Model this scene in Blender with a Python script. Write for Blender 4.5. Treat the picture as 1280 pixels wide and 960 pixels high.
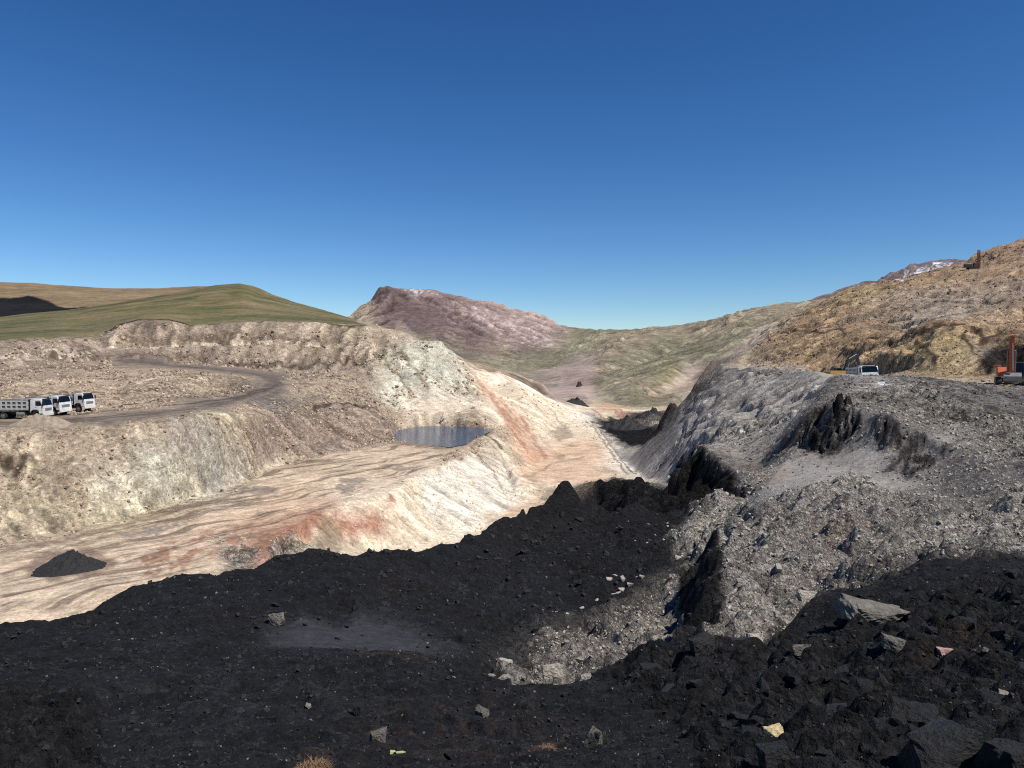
import bpy, bmesh, math, random
import numpy as np
from mathutils import Vector, Matrix
from mathutils.geometry import delaunay_2d_cdt

# ---------------------------------------------------------------- scene, camera, light
for o in list(bpy.data.objects):
    bpy.data.objects.remove(o)
SC = bpy.context.scene
COL = SC.collection
F, U0, V0 = 960.0, 640.0, 455.0            # focal length and horizon in photograph pixels (1280 x 960)

cam_d = bpy.data.cameras.new('camera')
cam_d.sensor_width = 36.0
cam_d.lens = 27.0
cam_d.shift_y = -25.0 / 1280.0
cam_d.clip_start = 0.1
cam_d.clip_end = 40000.0
cam = bpy.data.objects.new('camera', cam_d)
cam.rotation_euler = (math.radians(90), 0, 0)
COL.objects.link(cam)
SC.camera = cam

SUN_EL = math.radians(54)
SUN_AZ = math.radians(126)                 # clockwise from +Y, to the right and a little behind
to_sun = Vector((math.sin(SUN_AZ) * math.cos(SUN_EL), math.cos(SUN_AZ) * math.cos(SUN_EL), math.sin(SUN_EL)))
world = bpy.data.worlds.new('World')
SC.world = world
world.use_nodes = True
wn = world.node_tree.nodes
wl = world.node_tree.links
wn.clear()
sky = wn.new('ShaderNodeTexSky')
sky.sky_type = 'NISHITA'
sky.sun_disc = False
sky.sun_elevation = SUN_EL
sky.sun_rotation = SUN_AZ
sky.altitude = 3000
sky.air_density = 1.25
sky.dust_density = 0.4
sky.ozone_density = 3.0
bg = wn.new('ShaderNodeBackground')
bg.inputs['Strength'].default_value = 0.068
wo = wn.new('ShaderNodeOutputWorld')
hs = wn.new('ShaderNodeHueSaturation')
hs.inputs['Saturation'].default_value = 1.24
hs.inputs['Hue'].default_value = 0.502
wl.new(sky.outputs[0], hs.inputs['Color'])
gm = wn.new('ShaderNodeGamma')
gm.inputs['Gamma'].default_value = 1.22
wl.new(hs.outputs[0], gm.inputs[0])
wl.new(gm.outputs[0], bg.inputs[0])
wl.new(bg.outputs[0], wo.inputs[0])

sun_d = bpy.data.lights.new('sun', 'SUN')
sun_d.energy = 4.7
sun_d.angle = math.radians(0.53)
sun_d.color = (1.0, 0.955, 0.89)
sun = bpy.data.objects.new('sun', sun_d)
sun.rotation_euler = to_sun.to_track_quat('Z', 'Y').to_euler()
COL.objects.link(sun)

SC.view_settings.view_transform = 'Standard'
SC.view_settings.look = 'None'
SC.view_settings.exposure = 0.1
SC.view_settings.gamma = 1.0
SC.view_settings.use_curve_mapping = False
SC.cycles.use_denoising = False
SC.cycles.pixel_filter_type = 'BLACKMAN_HARRIS'
SC.cycles.filter_width = 1.1
SC.cycles.max_bounces = 4
SC.cycles.diffuse_bounces = 2

# ---------------------------------------------------------------- numpy noise
rng = np.random.default_rng(7)
PERM = rng.permutation(256)
PERM = np.concatenate([PERM, PERM]).astype(np.int64)
ANG = rng.random(256) * 2 * np.pi
GX, GY = np.cos(ANG), np.sin(ANG)
R1, R2 = rng.random(256), rng.random(256)


def hsh(ix, iy):
    return PERM[(PERM[ix & 255] + iy) & 255]


def gnoise(x, y):
    """2D gradient noise, about -1..1"""
    fx0, fy0 = np.floor(x), np.floor(y)
    ix, iy = fx0.astype(np.int64), fy0.astype(np.int64)
    fx, fy = x - fx0, y - fy0
    u = fx * fx * fx * (fx * (fx * 6 - 15) + 10)
    v = fy * fy * fy * (fy * (fy * 6 - 15) + 10)

    def g(i, j):
        h = hsh(ix + i, iy + j)
        return GX[h] * (fx - i) + GY[h] * (fy - j)
    a = g(0, 0); b = g(1, 0); c = g(0, 1); d = g(1, 1)
    return 1.5 * ((a + (b - a) * u) * (1 - v) + (c + (d - c) * u) * v)


def fbm(x, y, n=4, gain=0.5):
    r = 0; a = 1.0
    for k in range(n):
        r = r + a * gnoise(x * 2 ** k + 17.3 * k, y * 2 ** k - 9.1 * k)
        a *= gain
    return r


def gully(x, y, dx, dy):
    """noise whose ridges run along the direction (dx, dy) turned by 90 degrees"""
    fx0, fy0 = np.floor(x), np.floor(y)
    ix, iy = fx0.astype(np.int64), fy0.astype(np.int64)
    fx, fy = x - fx0, y - fy0
    va = 0; wt = 0
    for i in (-1, 0, 1):
        for j in (-1, 0, 1):
            h = hsh(ix + i, iy + j)
            px = fx - i - R1[h]
            py = fy - j - R2[h]
            w = np.exp(-2.2 * (px * px + py * py))
            va = va + np.cos(6.283 * 0.95 * (px * dx + py * dy)) * w
            wt = wt + w
    return va / wt


def smooth(a, b, x):
    t = np.clip((x - a) / (b - a), 0, 1)
    return t * t * (3 - 2 * t)


def lin(c):
    c = np.asarray(c, float) / 255.0
    return np.where(c <= 0.04045, c / 12.92, ((c + 0.055) / 1.055) ** 2.4)


# ---------------------------------------------------------------- ground types: colour, roughness, gullying
ALB = 0.80
G = {   # name: (colour as seen in sun, roughness, gully)
    'coal': ((39, 38, 38), 0.13, .0),
    'dust': ((60, 60, 62), .012, .0),
    'black': ((40, 37, 35), 0.145, 0.35),
    'grey': ((168, 161, 151), .05, 0.5),
    'dgrey': ((128, 121, 114), 0.085, 0.6),
    'fines': ((160, 154, 145), .012, .10),
    'rubble': ((168, 160, 149), 0.17, .0),
    'pale': ((196, 188, 174), 0.2, .0),
    'cream': ((236, 218, 190), 0.035, 0.45),
    'white': ((242, 232, 212), 0.04, 0.4),
    'peach':  ((228, 196, 164), .012, .04),
    'floor':  ((222, 199, 170), .010, .0),
    'orange': ((210, 168, 136), .02, .12),
    'red': ((178, 126, 102), .05, .15),
    'tan': ((188, 169, 144), 0.075, 0.65),
    'wall': ((170, 153, 134), 0.075, 0.7),
    'brown': ((164, 145, 128), 0.085, 0.9),
    'mint': ((214, 207, 184), 0.065, 0.6),
    'olive': ((206, 193, 158), 0.07, 0.7),
    'bench': ((192, 172, 146), 0.07, 0.15),
    'road': ((112, 101, 93), .006, .0),
    'green': ((116, 110, 79), .012, .04),
    'dry': ((146, 126, 98), .012, .05),
    'rhill': ((174, 147, 116), 0.085, 0.7),
    'rust': ((176, 148, 120), 0.08, 0.3),
    'ochre': ((192, 168, 126), 0.08, 0.4),
    'pink': ((180, 160, 148), .02, .10),
    'purple': ((124, 106, 101), 0.06, 1.1),
    'mauve': ((166, 146, 136), 0.06, 1.1),
    'fgreen': ((142, 135, 112), 0.06, 1.1),
    'crag': ((116, 115, 120), .06, 1.1),
    'mud': ((132, 112, 96), .006, .0),
    'wet': ((150, 138, 126), .002, .0),
    'redmud': ((186, 144, 116), .012, .0),
    'turf':   ((66, 52, 42), .08, .1),
    'dark_brown':   ((78, 64, 52), .06, .4),
    'snow':   ((236, 238, 244), .03, .2),
    'rustcl': ((92, 70, 54), .10, .0),
    'scar':   ((196, 178, 156), .02, .2),
    'fbrown': ((160, 145, 123), 0.06, 1.1),
}
for k, (c, r, g) in G.items():
    G[k] = (lin(c) * ALB, r, g)

# ---------------------------------------------------------------- the lie of the land: break lines (u, v, distance, type)
# ('z', u, height, distance, type) gives the height itself where a spot is hidden from the photograph's viewpoint
z = 'z'
LINES = [
    # --- near coal heap
    [(z, 0, -1.9, 1.4, 'coal'), (z, 640, -1.8, 1.4, 'coal'), (z, 1280, -1.65, 1.4, 'coal')],
    [(z, 0, -2.2, 3.0, 'coal'), (z, 640, -2.1, 3.0, 'coal'), (z, 1000, -1.9, 3.0, 'coal'), (z, 1280, -1.8, 3.0, 'coal')],
    [(0, 960, 5.0, 'coal'), (320, 960, 5.0, 'coal'), (640, 958, 4.8, 'coal'), (900, 945, 4.6, 'coal'), (1100, 930, 4.4, 'coal'), (1280, 915, 4.2, 'coal')],
    [(0, 880, 8.2, 'coal'), (110, 878, 8.4, 'coal'), (135, 890, 8.4, 'coal'), (320, 882, 8.4, 'coal'), (640, 890, 8.0, 'coal'), (800, 872, 8.2, 'coal'), (1000, 845, 8.6, 'coal'), (1150, 830, 8.2, 'coal'), (1280, 815, 8.0, 'coal')],
    [(0, 835, 12, 'coal'), (200, 830, 12.4, 'coal'), (330, 822, 13, 'coal'), (400, 814, 13.6, 'coal'), (450, 812, 14, 'coal'), (520, 816, 14, 'coal'), (580, 832, 13.6, 'coal'), (640, 848, 13, 'coal'), (700, 856, 12, 'coal'), (760, 842, 12.2, 'coal')],
    [(800, 826, 12.6, 'coal'), (850, 806, 13.2, 'coal'), (900, 797, 14, 'coal'), (965, 790, 14.5, 'coal'), (1010, 765, 15.5, 'coal'), (1060, 740, 16, 'coal'), (1120, 713, 16.6, 'coal'), (1180, 696, 17, 'coal'), (1280, 690, 17.4, 'coal')],
    [(980, 822, 11.2, 'coal'), (1100, 768, 13.0, 'coal'), (1280, 745, 12.6, 'coal')],
    # hollow behind the near mound and the heap's crest
    [(0, 806, 17, 'coal'), (200, 798, 18, 'coal'), (300, 797, 19, 'coal'), (380, 801, 19.5, 'dust'), (450, 801, 20, 'dust'), (530, 803, 20, 'dust'), (590, 806, 20, 'coal')],
    [(300, 786, 22, 'coal'), (400, 787, 22.6, 'dust'), (480, 790, 22.8, 'dust'), (560, 795, 22.6, 'coal')],
    [(200, 765, 23, 'coal'), (310, 752, 24.5, 'coal'), (370, 732, 26.0, 'coal'), (405, 723, 26.6, 'coal'), (440, 736, 26, 'coal'), (480, 762, 25.5, 'coal'), (540, 768, 25.6, 'coal')],
    [(330, 770, 23.2, 'coal'), (380, 768, 23.6, 'coal'), (430, 774, 23.8, 'coal')],
    [(0, 782, 24, 'coal'), (60, 773, 25, 'coal'), (100, 765, 26, 'coal'), (200, 727, 28, 'coal'), (260, 713, 29, 'coal'), (300, 709, 30, 'coal'), (360, 698, 32, 'coal'), (400, 688, 33, 'coal'), (440, 693, 34, 'coal'), (490, 694, 35, 'coal'), (540, 687, 36, 'coal'), (600, 661, 40, 'coal'), (640, 642, 43, 'coal'), (655, 630, 45, 'coal'), (672, 627, 46, 'coal'), (690, 622, 47, 'coal'), (693, 610, 48, 'coal'), (702, 596, 48.3, 'coal'), (710, 596, 48.5, 'coal'), (719, 611, 48.5, 'coal'), (730, 629, 49, 'coal'), (760, 634, 50, 'coal'), (800, 640, 50.5, 'coal'), (850, 645, 51, 'coal')],
    [(600, 790, 25, 'coal'), (660, 780, 26, 'coal'), (720, 765, 28, 'coal'), (770, 745, 30, 'coal'), (830, 715, 33, 'coal'), (870, 690, 37, 'coal')],
    [(560, 735, 30, 'coal'), (620, 722, 33, 'coal'), (700, 700, 37, 'coal'), (780, 675, 41, 'coal'), (850, 664, 45, 'coal')],
    [(640, 692, 40, 'coal'), (668, 668, 44, 'coal'), (690, 675, 43.5, 'black'), (720, 668, 44, 'black'), (745, 665, 44.5, 'coal')],
    [(650, 650, 45, 'coal'), (690, 645, 46.4, 'coal'), (712, 650, 46.6, 'coal'), (740, 648, 47.4, 'coal')],
    # the heap's far flank, hidden
    [(z, 0, -14, 33, 'coal'), (z, 200, -14, 37, 'coal'), (z, 400, -14, 42, 'coal'), (z, 540, -15, 46, 'coal'), (z, 640, -15.5, 53, 'coal'), (z, 705, -15, 60, 'coal'), (z, 745, -14.5, 62, 'coal')],
    [(z, 0, -20, 44, 'floor'), (z, 200, -20.4, 48, 'floor'), (z, 400, -22, 56, 'floor'), (z, 540, -24.5, 64, 'floor'), (z, 640, -26, 74, 'floor'), (z, 705, -26, 84, 'floor'), (z, 745, -23, 84, 'coal')],
    # --- coal ground going down to the channel
    [(790, 622, 76, 'coal'), (835, 630, 68, 'coal'), (850, 642, 59, 'coal')],
    [(745, 603, 138, 'coal'), (765, 607, 132, 'coal'), (800, 607, 125, 'coal'), (815, 612, 108, 'coal')],
    # --- chute of pale gravel
    [(645, 854, 17.6, 'coal'), (700, 828, 20, 'rubble'), (760, 800, 21.5, 'rubble'), (820, 772, 24, 'rubble'), (852, 740, 27.5, 'rubble'), (880, 708, 32, 'rubble')],
    [(660, 850, 15.6, 'rubble'), (720, 834, 17, 'rubble'), (790, 812, 19.5, 'rubble'), (845, 799, 21, 'rubble'), (856, 775, 23, 'rubble')],
    # terrace edge over the chute (a small black cliff)
    [(868, 800, 17.6, 'black'), (866, 770, 21, 'black'), (868, 745, 23.4, 'black'), (876, 715, 27, 'black')],
    [(898, 792, 16.6, 'pale'), (893, 750, 18.6, 'black'), (893, 722, 21, 'rubble'), (898, 700, 24, 'rubble'), (896, 683, 30, 'pale'), (860, 660, 40, 'pale')],
    # terrace of pale rubble
    [(930, 765, 17.2, 'pale'), (985, 775, 17.0, 'rubble'), (1040, 742, 18.6, 'rubble'), (1100, 706, 21, 'rubble'), (1180, 686, 22.6, 'pale'), (1280, 680, 23, 'pale')],
    [(940, 700, 23.4, 'rubble'), (1000, 695, 23.6, 'rubble'), (1080, 680, 25, 'rubble'), (1180, 665, 26, 'rubble'), (1280, 640, 27, 'pale')],
    [(905, 668, 32, 'rubble'), (950, 645, 33, 'rubble'), (1000, 618, 36, 'rubble'), (1060, 609, 37, 'pale'), (1130, 621, 35, 'rubble'), (1200, 630, 32, 'dgrey'), (1280, 612, 31, 'rubble')],
    [(955, 612, 46, 'fines'), (1010, 607, 43, 'fines'), (1060, 604, 43, 'fines'), (1130, 610, 40, 'fines'), (1180, 604, 40, 'dgrey'), (1230, 590, 38, 'dgrey'), (1280, 585, 36, 'dgrey')],
    # grey slope with dark ribs
    [(975, 585, 54, 'fines'), (1020, 580, 53, 'fines'), (1080, 586, 48, 'fines'), (1130, 590, 46, 'dgrey'), (1180, 584, 45, 'dgrey')],
    [(998, 556, 60, 'dgrey'), (1035, 570, 55, 'dgrey'), (1075, 560, 53, 'grey'), (1110, 565, 50, 'dgrey'), (1160, 565, 48.5, 'dgrey'), (1200, 572, 45, 'dgrey')],
    [(1010, 514, 62.5, 'dgrey'), (1040, 502, 60, 'dgrey'), (1080, 514, 55.5, 'dgrey'), (1110, 520, 52.6, 'dgrey'), (1150, 542, 50, 'dgrey'), (1185, 557, 47, 'grey'), (1240, 560, 46, 'rubble'), (1280, 562, 44, 'rubble')],
    [(1035, 492, 78, 'dgrey'), (1080, 495, 74, 'rubble'), (1150, 505, 68, 'rubble'), (1220, 520, 60, 'rubble'), (1280, 530, 56, 'rubble')],
    [(1045, 472, 100, 'dgrey'), (1090, 474, 96, 'grey'), (1150, 482, 86, 'rubble'), (1220, 502, 70, 'dgrey'), (1280, 515, 65, 'dgrey')],
    [(1048, 467, 111, 'grey'), (1085, 469, 108, 'grey'), (1120, 470, 104, 'dgrey'), (1170, 473, 98, 'dgrey'), (1230, 482, 88, 'dgrey'), (1280, 492, 78, 'dgrey')],
    # working terrace where the machines stand
    [(z, 1048, -3.5, 118, 'fines'), (z, 1085, -3.5, 115, 'fines'), (z, 1120, -3.0, 112, 'fines'), (z, 1170, -2.5, 105, 'bench'), (z, 1230, -2.6, 96, 'bench'), (z, 1280, -2.8, 86, 'dgrey')],
    [(z, 1030, -3.6, 156, 'fines'), (z, 1060, -3.5, 152, 'fines'), (z, 1085, -3.3, 136, 'fines'), (z, 1120, -2.6, 126, 'fines'), (z, 1170, -2.2, 116, 'bench'), (z, 1230, -2.4, 109, 'bench'), (z, 1280, -2.5, 104, 'bench')],
    # --- black spur
    [(868, 563, 76, 'dgrey'), (877, 560, 74, 'dgrey'), (893, 565, 70, 'dgrey'), (905, 580, 65, 'dgrey'), (920, 590, 60, 'dgrey'), (926, 605, 56, 'dgrey')],
    [(858, 580, 76, 'black'), (868, 590, 72.5, 'black'), (884, 596, 67, 'black'), (896, 597, 63.5, 'black'), (910, 594, 60.5, 'black'), (915, 610, 56, 'black')],
    [(832, 632, 73, 'black'), (842, 634, 66, 'black'), (853, 637, 61, 'black'), (880, 630, 57, 'black'), (896, 622, 56, 'black'), (922, 626, 51, 'black')],
    [(935, 600, 55, 'dgrey'), (930, 628, 48, 'rubble'), (905, 634, 48, 'pale')],
    [(890, 548, 92, 'grey'), (920, 565, 76, 'grey'), (950, 580, 66, 'dgrey')],
    [(z, 850, -17, 86, 'grey'), (z, 872, -14.5, 92, 'grey'), (z, 900, -11, 96, 'grey')],
    # --- grey flank of the right side, down to the channel
    [(905, 460, 215, 'grey'), (935, 461, 190, 'grey'), (985, 462, 160, 'grey'), (1020, 464, 138, 'grey')],
    [(900, 455, 260, 'bench'), (950, 454, 215, 'bench'), (990, 455, 190, 'bench')],
    [(890, 475, 204, 'dgrey'), (930, 480, 172, 'grey'), (980, 480, 143, 'grey'), (1020, 480, 118, 'grey')],
    [(870, 505, 190, 'grey'), (920, 510, 150, 'grey'), (965, 515, 118, 'grey'), (1000, 508, 96, 'grey')],
    [(850, 545, 176, 'grey'), (885, 530, 138, 'grey'), (940, 535, 100, 'pale'), (985, 530, 80, 'grey')],
    [(825, 575, 180, 'grey'), (850, 585, 145, 'grey'), (865, 580, 120, 'grey')],
    [(800, 592, 188, 'grey'), (820, 598, 165, 'grey'), (838, 606, 135, 'grey'), (828, 616, 100, 'black')],
    # black rim and the coal face behind it
    [(902, 458, 232, 'dgrey'), (880, 476, 230, 'dgrey'), (862, 492, 230, 'black'), (848, 508, 232, 'dgrey'), (838, 515, 236, 'black'), (826, 532, 240, 'dgrey'), (812, 548, 244, 'black'), (800, 558, 244, 'grey')],
    [(z, 900, -8, 270, 'black'), (z, 870, -14, 262, 'black'), (z, 846, -20, 260, 'black'), (z, 830, -24, 260, 'black'), (z, 812, -27.5, 262, 'black')],
    [(838, 498, 246, 'black'), (830, 508, 250, 'black')],
    [(z, 905, -20, 320, 'black'), (z, 870, -27, 300, 'black'), (z, 846, -28, 290, 'coal')],
    # --- channel
    [(722, 514, 430, 'white'), (736, 528, 352, 'white'), (752, 545, 290, 'cream'), (770, 570, 228, 'white'), (788, 588, 196, 'white'), (805, 602, 160, 'cream')],
    [(735, 517, 440, 'grey'), (744, 530, 362, 'grey'), (760, 551, 286, 'white'), (778, 574, 228, 'fines'), (793, 590, 199, 'fines'), (812, 602, 170, 'grey')],
    [(750, 528, 380, 'coal'), (762, 540, 318, 'coal'), (775, 553, 276, 'coal'), (800, 555, 262, 'coal')],
    [(753, 526, 400, 'coal'), (770, 529, 370, 'coal'), (790, 536, 340, 'coal'), (810, 538, 326, 'coal'), (826, 536, 310, 'coal')],
    [(740, 512, 480, 'cream'), (768, 526, 405, 'cream'), (796, 538, 352, 'pale'), (830, 532, 350, 'pale')],
    [(790, 524, 430, 'coal'), (812, 526, 420, 'coal'), (845, 524, 410, 'coal')],
    [(796, 518, 450, 'coal'), (820, 517, 450, 'coal'), (850, 516, 450, 'coal')],
    [(700, 498, 560, 'cream'), (730, 505, 520, 'cream'), (760, 510, 500, 'orange'), (790, 514, 490, 'cream'), (820, 512, 500, 'cream'), (850, 510, 520, 'orange')],
    # --- lower floor
    [(645, 600, 180, 'peach'), (690, 575, 216, 'peach'), (720, 553, 262, 'peach'), (732, 538, 310, 'cream')],
    [(700, 600, 179, 'peach'), (740, 575, 214, 'peach'), (750, 560, 244, 'peach')],
    [(590, 665, 124, 'cream'), (650, 633, 146, 'peach'), (690, 612, 166, 'cream'), (740, 600, 178, 'peach'), (780, 602, 172, 'cream')],
    [(380, 685, 92, 'floor'), (420, 684, 98, 'cream'), (480, 686, 105, 'cream'), (540, 681, 112, 'cream'), (600, 674, 118, 'cream')],
    [(z, 420, -22.6, 84, 'floor'), (z, 540, -25.6, 96, 'floor'), (z, 640, -27, 112, 'floor'), (z, 720, -26.5, 118, 'coal')],
    # white embankment: its crest and its foot
    [(604, 540, 224, 'tan'), (585, 556, 190, 'tan'), (562, 578, 156, 'tan'), (540, 588, 144, 'cream'), (513, 598, 134, 'cream'), (500, 612, 122, 'cream'), (470, 620, 115, 'cream'), (430, 628, 110, 'cream'), (395, 645, 100, 'red'), (340, 680, 84, 'red'), (290, 703, 76, 'rubble')],
    [(640, 575, 196, 'cream'), (636, 600, 176, 'white'), (640, 628, 148, 'white'), (620, 648, 134, 'white'), (588, 660, 124, 'white'), (540, 664, 118, 'cream'), (500, 656, 112, 'cream'), (470, 655, 108, 'red'), (430, 668, 101, 'red'), (400, 674, 95, 'olive'), (350, 690, 85, 'pale')],
    [(614, 538, 236, 'tan'), (622, 553, 208, 'cream'), (636, 572, 190, 'cream'), (646, 594, 172, 'cream'), (652, 612, 160, 'cream')],
    [(632, 550, 220, 'tan'), (650, 576, 200, 'tan'), (662, 596, 182, 'peach')],
    # --- upper floor
    [(0, 775, 58, 'floor'), (60, 755, 62, 'floor'), (130, 735, 65, 'floor'), (200, 722, 69, 'floor'), (270, 708, 73, 'floor')],
    [(0, 700, 78, 'floor'), (100, 690, 81, 'floor'), (200, 675, 87, 'floor'), (300, 655, 96, 'peach'), (370, 636, 106, 'peach')],
    [(330, 605, 128, 'floor'), (400, 600, 132, 'floor'), (480, 590, 142, 'floor'), (530, 575, 160, 'floor')],
    [(400, 572, 163, 'floor'), (470, 562, 178, 'floor'), (560, 560, 182, 'floor')],
    [(485, 548, 204, 'tan'), (520, 556, 188, 'floor'), (578, 560, 184, 'floor'), (596, 546, 208, 'floor')],
    [(500, 536, 234, 'tan'), (540, 533, 242, 'tan'), (600, 535, 238, 'tan')],
    # --- left wall below the truck bench: foot, crest
    [(0, 680, 85, 'tan'), (60, 668, 90, 'tan'), (130, 652, 97, 'olive'), (200, 634, 107, 'olive'), (270, 614, 121, 'mint'), (310, 600, 132, 'olive'), (335, 583, 148, 'cream'), (370, 572, 162, 'bench'), (430, 564, 174, 'brown'), (478, 550, 200, 'brown')],
    [(0, 600, 96, 'tan'), (100, 590, 101, 'tan'), (200, 575, 110, 'mint'), (270, 560, 125, 'olive'), (310, 550, 141, 'tan'), (345, 548, 162, 'brown'), (420, 545, 184, 'brown'), (480, 540, 212, 'brown')],
    [(0, 541, 104, 'bench'), (60, 541, 105, 'bench'), (120, 535, 108, 'bench'), (160, 530, 112, 'tan'), (220, 525, 118, 'tan'), (270, 521, 131, 'olive'), (310, 519, 150, 'tan'), (345, 520, 172, 'brown'), (400, 524, 190, 'brown'), (450, 526, 206, 'brown'), (490, 526, 228, 'brown')],
    [(0, 529, 110, 'road'), (60, 528, 111, 'road'), (130, 524, 115, 'road'), (190, 518, 122, 'road'), (240, 512, 130, 'road')],
    [(0, 520, 124, 'bench'), (80, 517, 128, 'bench'), (130, 513, 134, 'bench'), (190, 509, 142, 'bench'), (260, 506, 152, 'road')],
    [(290, 503, 168, 'road'), (330, 492, 200, 'road'), (352, 481, 228, 'road'), (345, 474, 240, 'road'), (310, 467, 258, 'road'), (260, 461, 272, 'road'), (200, 456, 284, 'road'), (150, 451, 292, 'road')],
    [(300, 511, 162, 'bench'), (340, 507, 186, 'dgrey'), (380, 498, 210, 'bench'), (420, 492, 232, 'bench'), (460, 498, 240, 'bench'), (485, 512, 240, 'bench')],
    [(380, 484, 240, 'bench'), (420, 476, 262, 'bench'), (460, 478, 268, 'tan'), (482, 500, 262, 'mint')],
    [(0, 505, 150, 'bench'), (80, 503, 156, 'bench'), (150, 500, 165, 'bench'), (220, 494, 180, 'bench'), (280, 487, 205, 'bench')],
    [(20, 476, 176, 'bench'), (70, 474, 180, 'bench'), (110, 479, 186, 'bench')],
    [(170, 476, 194, 'bench'), (195, 469, 197, 'bench'), (225, 472, 200, 'tan'), (250, 466, 206, 'bench'), (285, 471, 216, 'bench')],
    [(180, 486, 186, 'bench'), (230, 484, 192, 'bench'), (280, 480, 206, 'bench')],
    [(370, 488, 222, 'bench'), (395, 480, 228, 'tan'), (425, 484, 236, 'bench')],
    [(0, 484, 190, 'bench'), (80, 482, 195, 'bench'), (150, 478, 205, 'bench'), (220, 474, 220, 'bench'), (290, 470, 240, 'bench')],
    [(0, 470, 236, 'wall'), (80, 468, 240, 'wall'), (150, 466, 244, 'bench'), (230, 464, 250, 'bench')],
    # upper wall: foot, pale mid bench, top edge under the turf
    [(0, 452, 254, 'wall'), (60, 450, 264, 'wall'), (130, 449, 290, 'wall')],
    [(0, 432, 266, 'wall'), (60, 431, 278, 'wall'), (130, 433, 306, 'wall'), (200, 434, 312, 'wall'), (280, 431, 316, 'wall'), (360, 429, 320, 'tan'), (420, 430, 318, 'tan'), (460, 434, 312, 'tan')],
    [(220, 452, 304, 'wall'), (290, 458, 303, 'wall'), (350, 462, 302, 'wall'), (410, 462, 300, 'wall'), (450, 458, 298, 'wall')],
    [(z, 130, 7.5, 308, 'tan'), (z, 200, 7.2, 318, 'tan'), (z, 280, 8.3, 325, 'tan'), (z, 360, 9.0, 328, 'tan'), (z, 420, 8.8, 326, 'tan')],
    [(0, 427, 275, 'wall'), (60, 425, 290, 'wall'), (120, 421, 318, 'wall'), (138, 416, 324, 'brown'), (150, 408, 328, 'brown'), (170, 403, 331, 'brown'), (210, 401, 334, 'brown'), (240, 408, 334, 'wall'), (280, 405, 337, 'wall'), (330, 403, 339, 'wall'), (400, 405, 339, 'tan'), (450, 407, 338, 'tan'), (475, 410, 336, 'tan'), (505, 415, 336, 'tan'), (520, 423, 330, 'tan')],
    [(0, 424, 282, 'green'), (60, 422, 296, 'green'), (115, 418, 324, 'green'), (134, 411, 336, 'green'), (150, 404, 342, 'green'), (170, 400, 345, 'green'), (210, 399, 350, 'green'), (240, 405, 350, 'green'), (280, 403, 352, 'green'), (330, 401, 354, 'green'), (400, 403, 354, 'green'), (450, 405, 351, 'green'), (475, 408, 348, 'green'), (500, 413, 342, 'green')],
    # pale right-facing nose of the wall
    [(520, 426, 324, 'mint'), (540, 424, 322, 'mint'), (552, 425, 320, 'mint'), (566, 438, 326, 'mint'), (580, 455, 350, 'mint'), (594, 474, 380, 'cream'), (606, 488, 395, 'cream')],
    [(z, 540, 7, 345, 'tan'), (z, 566, 2, 362, 'tan'), (z, 585, -6, 400, 'tan')],
    [(500, 470, 285, 'mint'), (540, 470, 288, 'mint'), (575, 480, 290, 'mint')],
    [(490, 508, 255, 'mint'), (530, 511, 256, 'cream'), (575, 508, 262, 'cream'), (604, 504, 272, 'cream')],
    [(495, 517, 248, 'tan'), (540, 519, 246, 'cream'), (590, 518, 248, 'tan'), (612, 515, 256, 'cream')],
    # orange-streaked ridge
    [(598, 464, 430, 'cream'), (625, 466, 432, 'cream'), (650, 478, 434, 'cream'), (672, 490, 436, 'cream'), (695, 501, 438, 'cream'), (715, 512, 440, 'cream')],
    [(612, 490, 306, 'orange'), (640, 500, 310, 'cream'), (665, 510, 322, 'cream'), (690, 522, 335, 'cream'), (715, 528, 348, 'cream')],
    [(622, 525, 252, 'cream'), (645, 530, 262, 'orange'), (670, 545, 262, 'cream'), (700, 545, 280, 'cream')],
    [(612, 540, 230, 'tan'), (630, 555, 216, 'cream'), (655, 572, 212, 'orange'), (672, 573, 216, 'orange')],
    [(610, 458, 510, 'rhill'), (630, 461, 510, 'brown'), (650, 468, 510, 'brown'), (675, 482, 510, 'brown'), (690, 494, 510, 'brown')],
    [(z, 605, -12, 466, 'cream'), (z, 640, -16, 466, 'brown'), (z, 672, -24, 466, 'brown')],
    # --- right hill
    [(940, 452, 235, 'tan'), (980, 453, 196, 'rhill'), (1030, 456, 176, 'rhill'), (1060, 456, 166, 'rhill'), (1110, 462, 140, 'rhill'), (1170, 466, 124, 'ochre'), (1230, 470, 115, 'rhill'), (1280, 470, 112, 'black')],
    [(970, 425, 250, 'rhill'), (1020, 425, 208, 'rhill'), (1060, 430, 184, 'rhill'), (1110, 436, 150, 'rhill'), (1140, 430, 142, 'ochre'), (1165, 415, 138, 'ochre'), (1200, 418, 134, 'ochre'), (1225, 440, 124, 'dgrey'), (1250, 432, 122, 'black'), (1280, 424, 120, 'black')],
    [(960, 420, 262, 'rhill'), (985, 413, 255, 'rhill'), (1050, 412, 215, 'rhill'), (1090, 418, 178, 'rhill'), (1120, 422, 164, 'rhill'), (1145, 408, 152, 'rhill'), (1168, 401, 146, 'rhill'), (1200, 402, 144, 'rhill'), (1225, 410, 138, 'rhill'), (1250, 414, 134, 'rhill'), (1280, 412, 130, 'rhill')],
    [(985, 408, 270, 'rhill'), (1050, 405, 240, 'rhill'), (1090, 400, 220, 'rhill'), (1140, 395, 200, 'wall'), (1200, 392, 190, 'wall'), (1280, 390, 175, 'rhill')],
    [(930, 440, 360, 'tan'), (965, 415, 360, 'tan'), (1000, 400, 340, 'rhill'), (1060, 380, 310, 'rhill'), (1120, 373, 280, 'wall'), (1200, 370, 250, 'wall'), (1280, 362, 235, 'wall')],
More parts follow.
